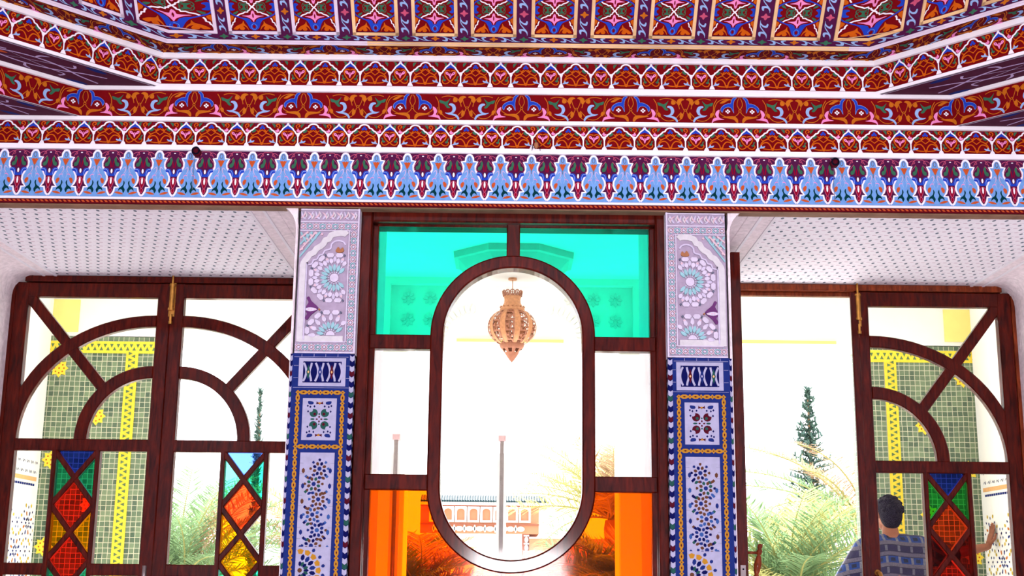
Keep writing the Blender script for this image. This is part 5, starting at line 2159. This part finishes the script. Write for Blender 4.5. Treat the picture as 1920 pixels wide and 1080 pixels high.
def conifer(loc, H, R, label, seed, zlow=0.25, n=30):
    r = random.Random(seed)
    t = empty('conifer', (loc[0], loc[1], -0.06))
    mb = MB()
    mb.tube([(0, 0, 0), (0.02, 0, H * 0.5), (0, 0, H)], [0.09, 0.06, 0.012], bark, n=8)
    mb.link('trunk', t)
    mb = MB()
    for k in range(n):
        f = k / (n - 1)
        z = H * (zlow + (1 - zlow) * f)
        rad = R * (1 - f) ** 0.85 + 0.04
        nb = 7 if f < 0.8 else 4
        for j in range(nb):
            a = 2 * PI * j / nb + k * 0.7 + r.uniform(-0.2, 0.2)
            rr = rad * r.uniform(0.25, 1.15)
            p0 = Vector((0, 0, z))
            tip = Vector((rr * math.cos(a), rr * math.sin(a), z + rr * 0.25 + r.uniform(-0.05, 0.1)))
            mb.tube([p0, tip], [0.018, 0.006], L_dark, n=4)
            V, F = [], []
            for q in range(22 if n < 50 else 5):
                s = r.uniform(0.2, 1.0)
                c = p0.lerp(tip, s)
                d = Vector((r.gauss(0, 1), r.gauss(0, 1), abs(r.gauss(0, 0.8)))).normalized()
                w = d.cross(Vector((0, 0, 1)))
                w = (w.normalized() if w.length > 0.1 else Vector((1, 0, 0))) * 0.016
                e = c + d * r.uniform(0.05, 0.13)
                b = len(V)
                V += [c - w, c + w, e + w, e - w]
                F.append((b, b + 1, b + 2, b + 3))
            mb.add([tuple(v) for v in V], F, L_dark)
    mb.link('foliage', t)
    thing(t, label, 'conifer')


conifer((5.60, 24, 0), 4.65, 0.75, 'tall dark conifer with tiered branches beyond the open doorway', 5)
conifer((-5.90, 30, 0), 5.35, 0.16, 'thin distant cypress above the palm, behind the left doors', 6, zlow=0.1, n=90)


# ================================================================ the man on the porch
def capsule(mb, a, b, ra, rb, m, n=14, squash=None):
    a, b = Vector(a), Vector(b)
    d = b - a
    L = d.length
    d = d / L if L > 1e-6 else Vector((0, 0, 1))
    pts, rad = [], []
    for k in range(5):
        t = PI / 2 * k / 4
        pts.append(a - d * ra * math.cos(t) * 0.98)
        rad.append(max(0.001, ra * math.sin(t)))
    for k in range(1, 4):
        pts.append(a + d * L * k / 4)
        rad.append(ra + (rb - ra) * k / 4)
    for k in range(5):
        t = PI / 2 * k / 4
        pts.append(b + d * rb * math.sin(t) * 0.98)
        rad.append(max(0.001, rb * math.cos(t)))
    mb.tube(pts, rad, m, n=n)


def blob(mb, c, r, m, n=20, rot=None):
    prof = [(math.sin(PI * k / 12), -math.cos(PI * k / 12)) for k in range(13)]
    V, F = [], []
    for (q, z) in prof:
        for k in range(n):
            t = 2 * PI * k / n
            v = Vector((max(q, 1e-3) * math.cos(t) * r[0], max(q, 1e-3) * math.sin(t) * r[1], z * r[2]))
            if rot:
                v = rot @ v
            V.append(tuple(Vector(c) + v))
    for i in range(12):
        for k in range(n):
            F.append((i * n + k, i * n + (k + 1) % n, (i + 1) * n + (k + 1) % n, (i + 1) * n + k))
    F.append(tuple(range(n - 1, -1, -1)))
    F.append(tuple(12 * n + k for k in range(n)))
    mb.add(V, F, m)


def remeshed(mb, name, voxel, parent, m, smooth_it=6):
    o = mb.link(name + '_raw')
    md = o.modifiers.new('r', 'REMESH')
    md.mode = 'VOXEL'
    md.voxel_size = voxel
    sm = o.modifiers.new('s', 'SMOOTH')
    sm.iterations = smooth_it
    sm.factor = 0.5
    dg = bpy.context.evaluated_depsgraph_get()
    me = bpy.data.meshes.new_from_object(o.evaluated_get(dg))
    me.name = name
    me.materials.clear()
    me.materials.append(m)
    for p in me.polygons:
        p.material_index = 0
        p.use_smooth = True
    bpy.data.objects.remove(o)
    r = bpy.data.objects.new(name, me)
    COL.objects.link(r)
    r.parent = parent
    return r


skin = mat('skin', (150, 96, 74), rough=0.55, var=0.05, scale=20)
hairm = mat('dark_hair', (24, 18, 34), rough=0.7, var=0.3, scale=120, bump=0.5)
denim = mat('dark_trousers', (44, 46, 66), rough=0.8)
shoe = mat('shoe_leather', (50, 36, 30), rough=0.5)


def tunic_mat():
    m = bpy.data.materials.new('striped_tunic_cloth')
    m.use_nodes = True
    nt = m.node_tree
    b = nt.nodes['Principled BSDF']
    b.inputs['Roughness'].default_value = 0.85
    N, L = nt.nodes.new, nt.links.new
    tc = N('ShaderNodeTexCoord')
    sp = N('ShaderNodeSeparateXYZ')
    L(tc.outputs['Object'], sp.inputs[0])

    def mth(op, a, bb=None):
        n = N('ShaderNodeMath')
        n.operation = op
        for i, v in enumerate((a, bb)):
            if v is None:
                continue
            if isinstance(v, (int, float)):
                n.inputs[i].default_value = v
            else:
                L(v, n.inputs[i])
        return n.outputs[0]
    wave = mth('MULTIPLY', mth('SINE', mth('MULTIPLY', sp.outputs[0], 22)), 0.006)
    sag = mth('MULTIPLY', mth('MULTIPLY', sp.outputs[0], sp.outputs[0]), 0.55)
    zz = mth('FRACT', mth('DIVIDE', mth('ADD', mth('ADD', sp.outputs[2], wave), sag), 0.148))
    rp = N('ShaderNodeValToRGB')
    rp.color_ramp.interpolation = 'CONSTANT'
    el = rp.color_ramp.elements
    cols = [(0.0, (16, 50, 116)), (0.30, (24, 20, 46)), (0.33, (84, 78, 98)), (0.50, (20, 14, 52)), (0.54, (26, 18, 62)), (0.80, (26, 22, 52)), (0.83, (88, 82, 98))]
    el[0].position, el[0].color = cols[0][0], lin(cols[0][1])
    el[1].position, el[1].color = cols[1][0], lin(cols[1][1])
    for p, c in cols[2:]:
        e = el.new(p)
        e.color = lin(c)
    L(zz, rp.inputs['Fac'])
    xx = mth('FRACT', mth('DIVIDE', sp.outputs[0], 0.085))
    bar = mth('MULTIPLY', mth('LESS_THAN', xx, 0.24), mth('GREATER_THAN', xx, 0.04))
    dark = mth('MULTIPLY', mth('LESS_THAN', mth('ABSOLUTE', mth('SUBTRACT', xx, 0.62)), 0.18), mth('LESS_THAN', mth('ABSOLUTE', mth('SUBTRACT', zz, 0.15)), 0.08))
    inb = mth('LESS_THAN', zz, 0.30)
    inp = mth('MULTIPLY', mth('GREATER_THAN', zz, 0.54), mth('LESS_THAN', zz, 0.80))
    m1 = N('ShaderNodeMixRGB')
    L(mth('MULTIPLY', bar, mth('ADD', inb, mth('MULTIPLY', inp, 0.7))), m1.inputs[0])
    L(rp.outputs[0], m1.inputs[1])
    m1.inputs[2].default_value = lin((104, 104, 116))
    m2 = N('ShaderNodeMixRGB')
    L(dark, m2.inputs[0])
    L(m1.outputs[0], m2.inputs[1])
    m2.inputs[2].default_value = lin((18, 24, 54))
    nz = N('ShaderNodeTexNoise')
    nz.inputs['Scale'].default_value = 130
    L(tc.outputs['Object'], nz.inputs['Vector'])
    m3 = N('ShaderNodeMixRGB')
    m3.blend_type = 'MULTIPLY'
    m3.inputs[0].default_value = 0.7
    L(m2.outputs[0], m3.inputs[1])
    rp2 = N('ShaderNodeValToRGB')
    rp2.color_ramp.elements[0].position = 0.35
    rp2.color_ramp.elements[0].color = (0.45, 0.45, 0.5, 1)
    rp2.color_ramp.elements[1].position = 0.62
    L(nz.outputs['Fac'], rp2.inputs['Fac'])
    L(rp2.outputs[0], m3.inputs[2])
    L(m3.outputs[0], b.inputs['Base Color'])
    return m


pt = empty('person', (2.64, 9.0, 0.0))
S = skin
b = MB()
# local coordinates: x to his right, y forwards (away from the room), z up
hip, chest, neck0, neck1 = (0, 0, 0.95), (0, 0.0, 1.28), (0, 0.0, 1.47), (-0.002, 0.01, 1.56)
capsule(b, hip, chest, 0.135, 0.145, S)
capsule(b, (-0.12, 0.0, 1.38), (0.13, 0.0, 1.40), 0.10, 0.10, S)
capsule(b, chest, neck0, 0.12, 0.075, S)
capsule(b, neck0, neck1, 0.060, 0.055, S)
RZ = Matrix.Rotation(math.radians(14), 3, 'Z')
blob(b, (-0.005, 0.015, 1.675), (0.077, 0.096, 0.110), S, rot=RZ)
blob(b, (-0.020, 0.060, 1.60), (0.050, 0.052, 0.050), S, rot=RZ)
capsule(b, (-0.033, 0.108, 1.665), (-0.037, 0.124, 1.648), 0.009, 0.014, S)
for sx in (-1, 1):
    e = RZ @ Vector((sx * 0.080, 0.005, 0))
    blob(b, (-0.005 + e.x, 0.015 + e.y, 1.665), (0.010, 0.020, 0.032), S, n=12)
    ey = RZ @ Vector((sx * 0.030, 0.092, 0))
    blob(b, (-0.005 + ey.x, 0.015 + ey.y, 1.685), (0.013, 0.008, 0.010), S, n=10)
lp = RZ @ Vector((0, 0.100, 0))
capsule(b, (-0.025 + lp.x, 0.008 + lp.y, 1.618), (0.012 + lp.x, 0.012 + lp.y, 1.618), 0.008, 0.008, S)
# arms
capsule(b, (-0.185, 0.0, 1.40), (-0.335, 0.02, 1.15), 0.056, 0.044, S)
capsule(b, (-0.335, 0.02, 1.15), (-0.32, 0.16, 0.93), 0.043, 0.028, S)
capsule(b, (0.20, 0.0, 1.42), (0.475, 0.13, 1.405), 0.056, 0.044, S)
capsule(b, (0.475, 0.13, 1.405), (0.775, 0.34, 1.455), 0.043, 0.027, S)
# hands: palm and five fingers each
# right hand flat on the mosaic wall, fingers up
w = Vector((0.775, 0.34, 1.455))
pal0, pal1 = w + Vector((0.035, 0.015, 0.015)), w + Vector((0.052, 0.030, 0.085))
for k in range(4):
    f = (k - 1.5) * 0.019
    capsule(b, w + Vector((0.02, 0.01 + f * 0.5, 0.0)), pal1 + Vector((0, f, 0.0)), 0.018, 0.0125, S, n=8)
    ln = (0.062, 0.074, 0.070, 0.054)[k]
    j = pal1 + Vector((0.004, f, 0.008))
    j2 = j + Vector((0.006, f * 0.28, ln * 0.55))
    j3 = j2 + Vector((0.004, f * 0.20, ln * 0.45))
    capsule(b, j, j2, 0.0095, 0.0085, S, n=8)
    capsule(b, j2, j3, 0.0085, 0.0072, S, n=8)
th0 = w + Vector((0.032, -0.022, 0.030))
capsule(b, th0, th0 + Vector((0.016, -0.032, 0.030)), 0.013, 0.0105, S, n=8)
capsule(b, th0 + Vector((0.016, -0.032, 0.030)), th0 + Vector((0.022, -0.040, 0.060)), 0.0105, 0.008, S, n=8)
# left hand hanging, relaxed
w = Vector((-0.32, 0.16, 0.93))
for k in range(4):
    f = (k - 1.5) * 0.019
    e = w + Vector((0.004, 0.045 + f, -0.075))
    capsule(b, w + Vector((0, f * 0.6, 0)), e, 0.018, 0.0125, S, n=8)
    ln = (0.066, 0.078, 0.072, 0.056)[k]
    j2 = e + Vector((0.010, 0.004, -ln * 0.5))
    capsule(b, e, j2, 0.0095, 0.0085, S, n=8)
    capsule(b, j2, j2 + Vector((0.022, -0.002, -ln * 0.36)), 0.0085, 0.0072, S, n=8)
capsule(b, w + Vector((0.012, 0.03, -0.02)), w + Vector((0.034, 0.052, -0.052)), 0.013, 0.010, S, n=8)
capsule(b, w + Vector((0.034, 0.052, -0.052)), w + Vector((0.040, 0.056, -0.082)), 0.010, 0.008, S, n=8)
# legs and feet
for sx in (-1, 1):
    capsule(b, (sx * 0.085, 0, 0.92), (sx * 0.10, 0.01, 0.50), 0.088, 0.056, S)
    capsule(b, (sx * 0.10, 0.01, 0.50), (sx * 0.11, -0.02, 0.09), 0.055, 0.038, S)
    capsule(b, (sx * 0.11, -0.03, 0.045), (sx * 0.13, 0.14, 0.035), 0.036, 0.030, S)
body = remeshed(b, 'body', 0.005, pt, skin, 3)
# hair
b = MB()
blob(b, (-0.004, 0.002, 1.692), (0.086, 0.100, 0.100), hairm, rot=RZ)
blob(b, (0.0, -0.022, 1.655), (0.079, 0.074, 0.095), hairm, rot=RZ)
blob(b, (-0.012, 0.050, 1.728), (0.070, 0.062, 0.060), hairm, rot=RZ)
rr = random.Random(2)
for k in range(70):
    a, e = rr.uniform(0, 2 * PI), rr.uniform(-0.35, 1.5)
    v = RZ @ Vector((0.086 * math.cos(a) * math.cos(e), 0.100 * math.sin(a) * math.cos(e), 0.104 * math.sin(e)))
    if v.y > 0.045 and v.z < 0.05:
        continue
    blob(b, (-0.004 + v.x * 0.97, 0.0 + v.y * 0.97, 1.690 + v.z * 0.95), (0.016, 0.016, 0.012), hairm, n=8)
remeshed(b, 'hair', 0.004, pt, hairm, 5)
# tunic
b = MB()
capsule(b, (-0.16, -0.005, 1.385), (0.17, -0.005, 1.400), 0.128, 0.128, S)
capsule(b, (-0.085, 0.0, 1.455), (0.09, 0.0, 1.460), 0.074, 0.074, S)
for z in (1.28, 1.15, 1.02, 0.88):
    capsule(b, (-0.105, 0, z), (0.105, 0, z), 0.150, 0.150, S)
capsule(b, (-0.19, 0.0, 1.385), (-0.325, 0.015, 1.16), 0.100, 0.105, S)
capsule(b, (-0.325, 0.015, 1.16), (-0.345, 0.04, 1.08), 0.100, 0.090, S)
capsule(b, (0.20, 0.0, 1.405), (0.43, 0.11, 1.395), 0.098, 0.080, S)
remeshed(b, 'tunic', 0.009, pt, tunic_mat(), 5)
b = MB()
for sx in (-1, 1):
    capsule(b, (sx * 0.085, 0, 0.88), (sx * 0.10, 0.01, 0.50), 0.108, 0.078, S)
    capsule(b, (sx * 0.10, 0.01, 0.50), (sx * 0.11, -0.02, 0.12), 0.077, 0.062, S)
remeshed(b, 'trousers', 0.009, pt, denim, 4)
for sx in (-1, 1):
    b = MB()
    capsule(b, (sx * 0.11, -0.035, 0.052), (sx * 0.13, 0.16, 0.046), 0.048, 0.042, S)
    sh = remeshed(b, 'shoe', 0.007, pt, shoe, 3)
thing(pt, 'man with dark hair and striped blue tunic, back turned, hand on mosaic wall', 'person')
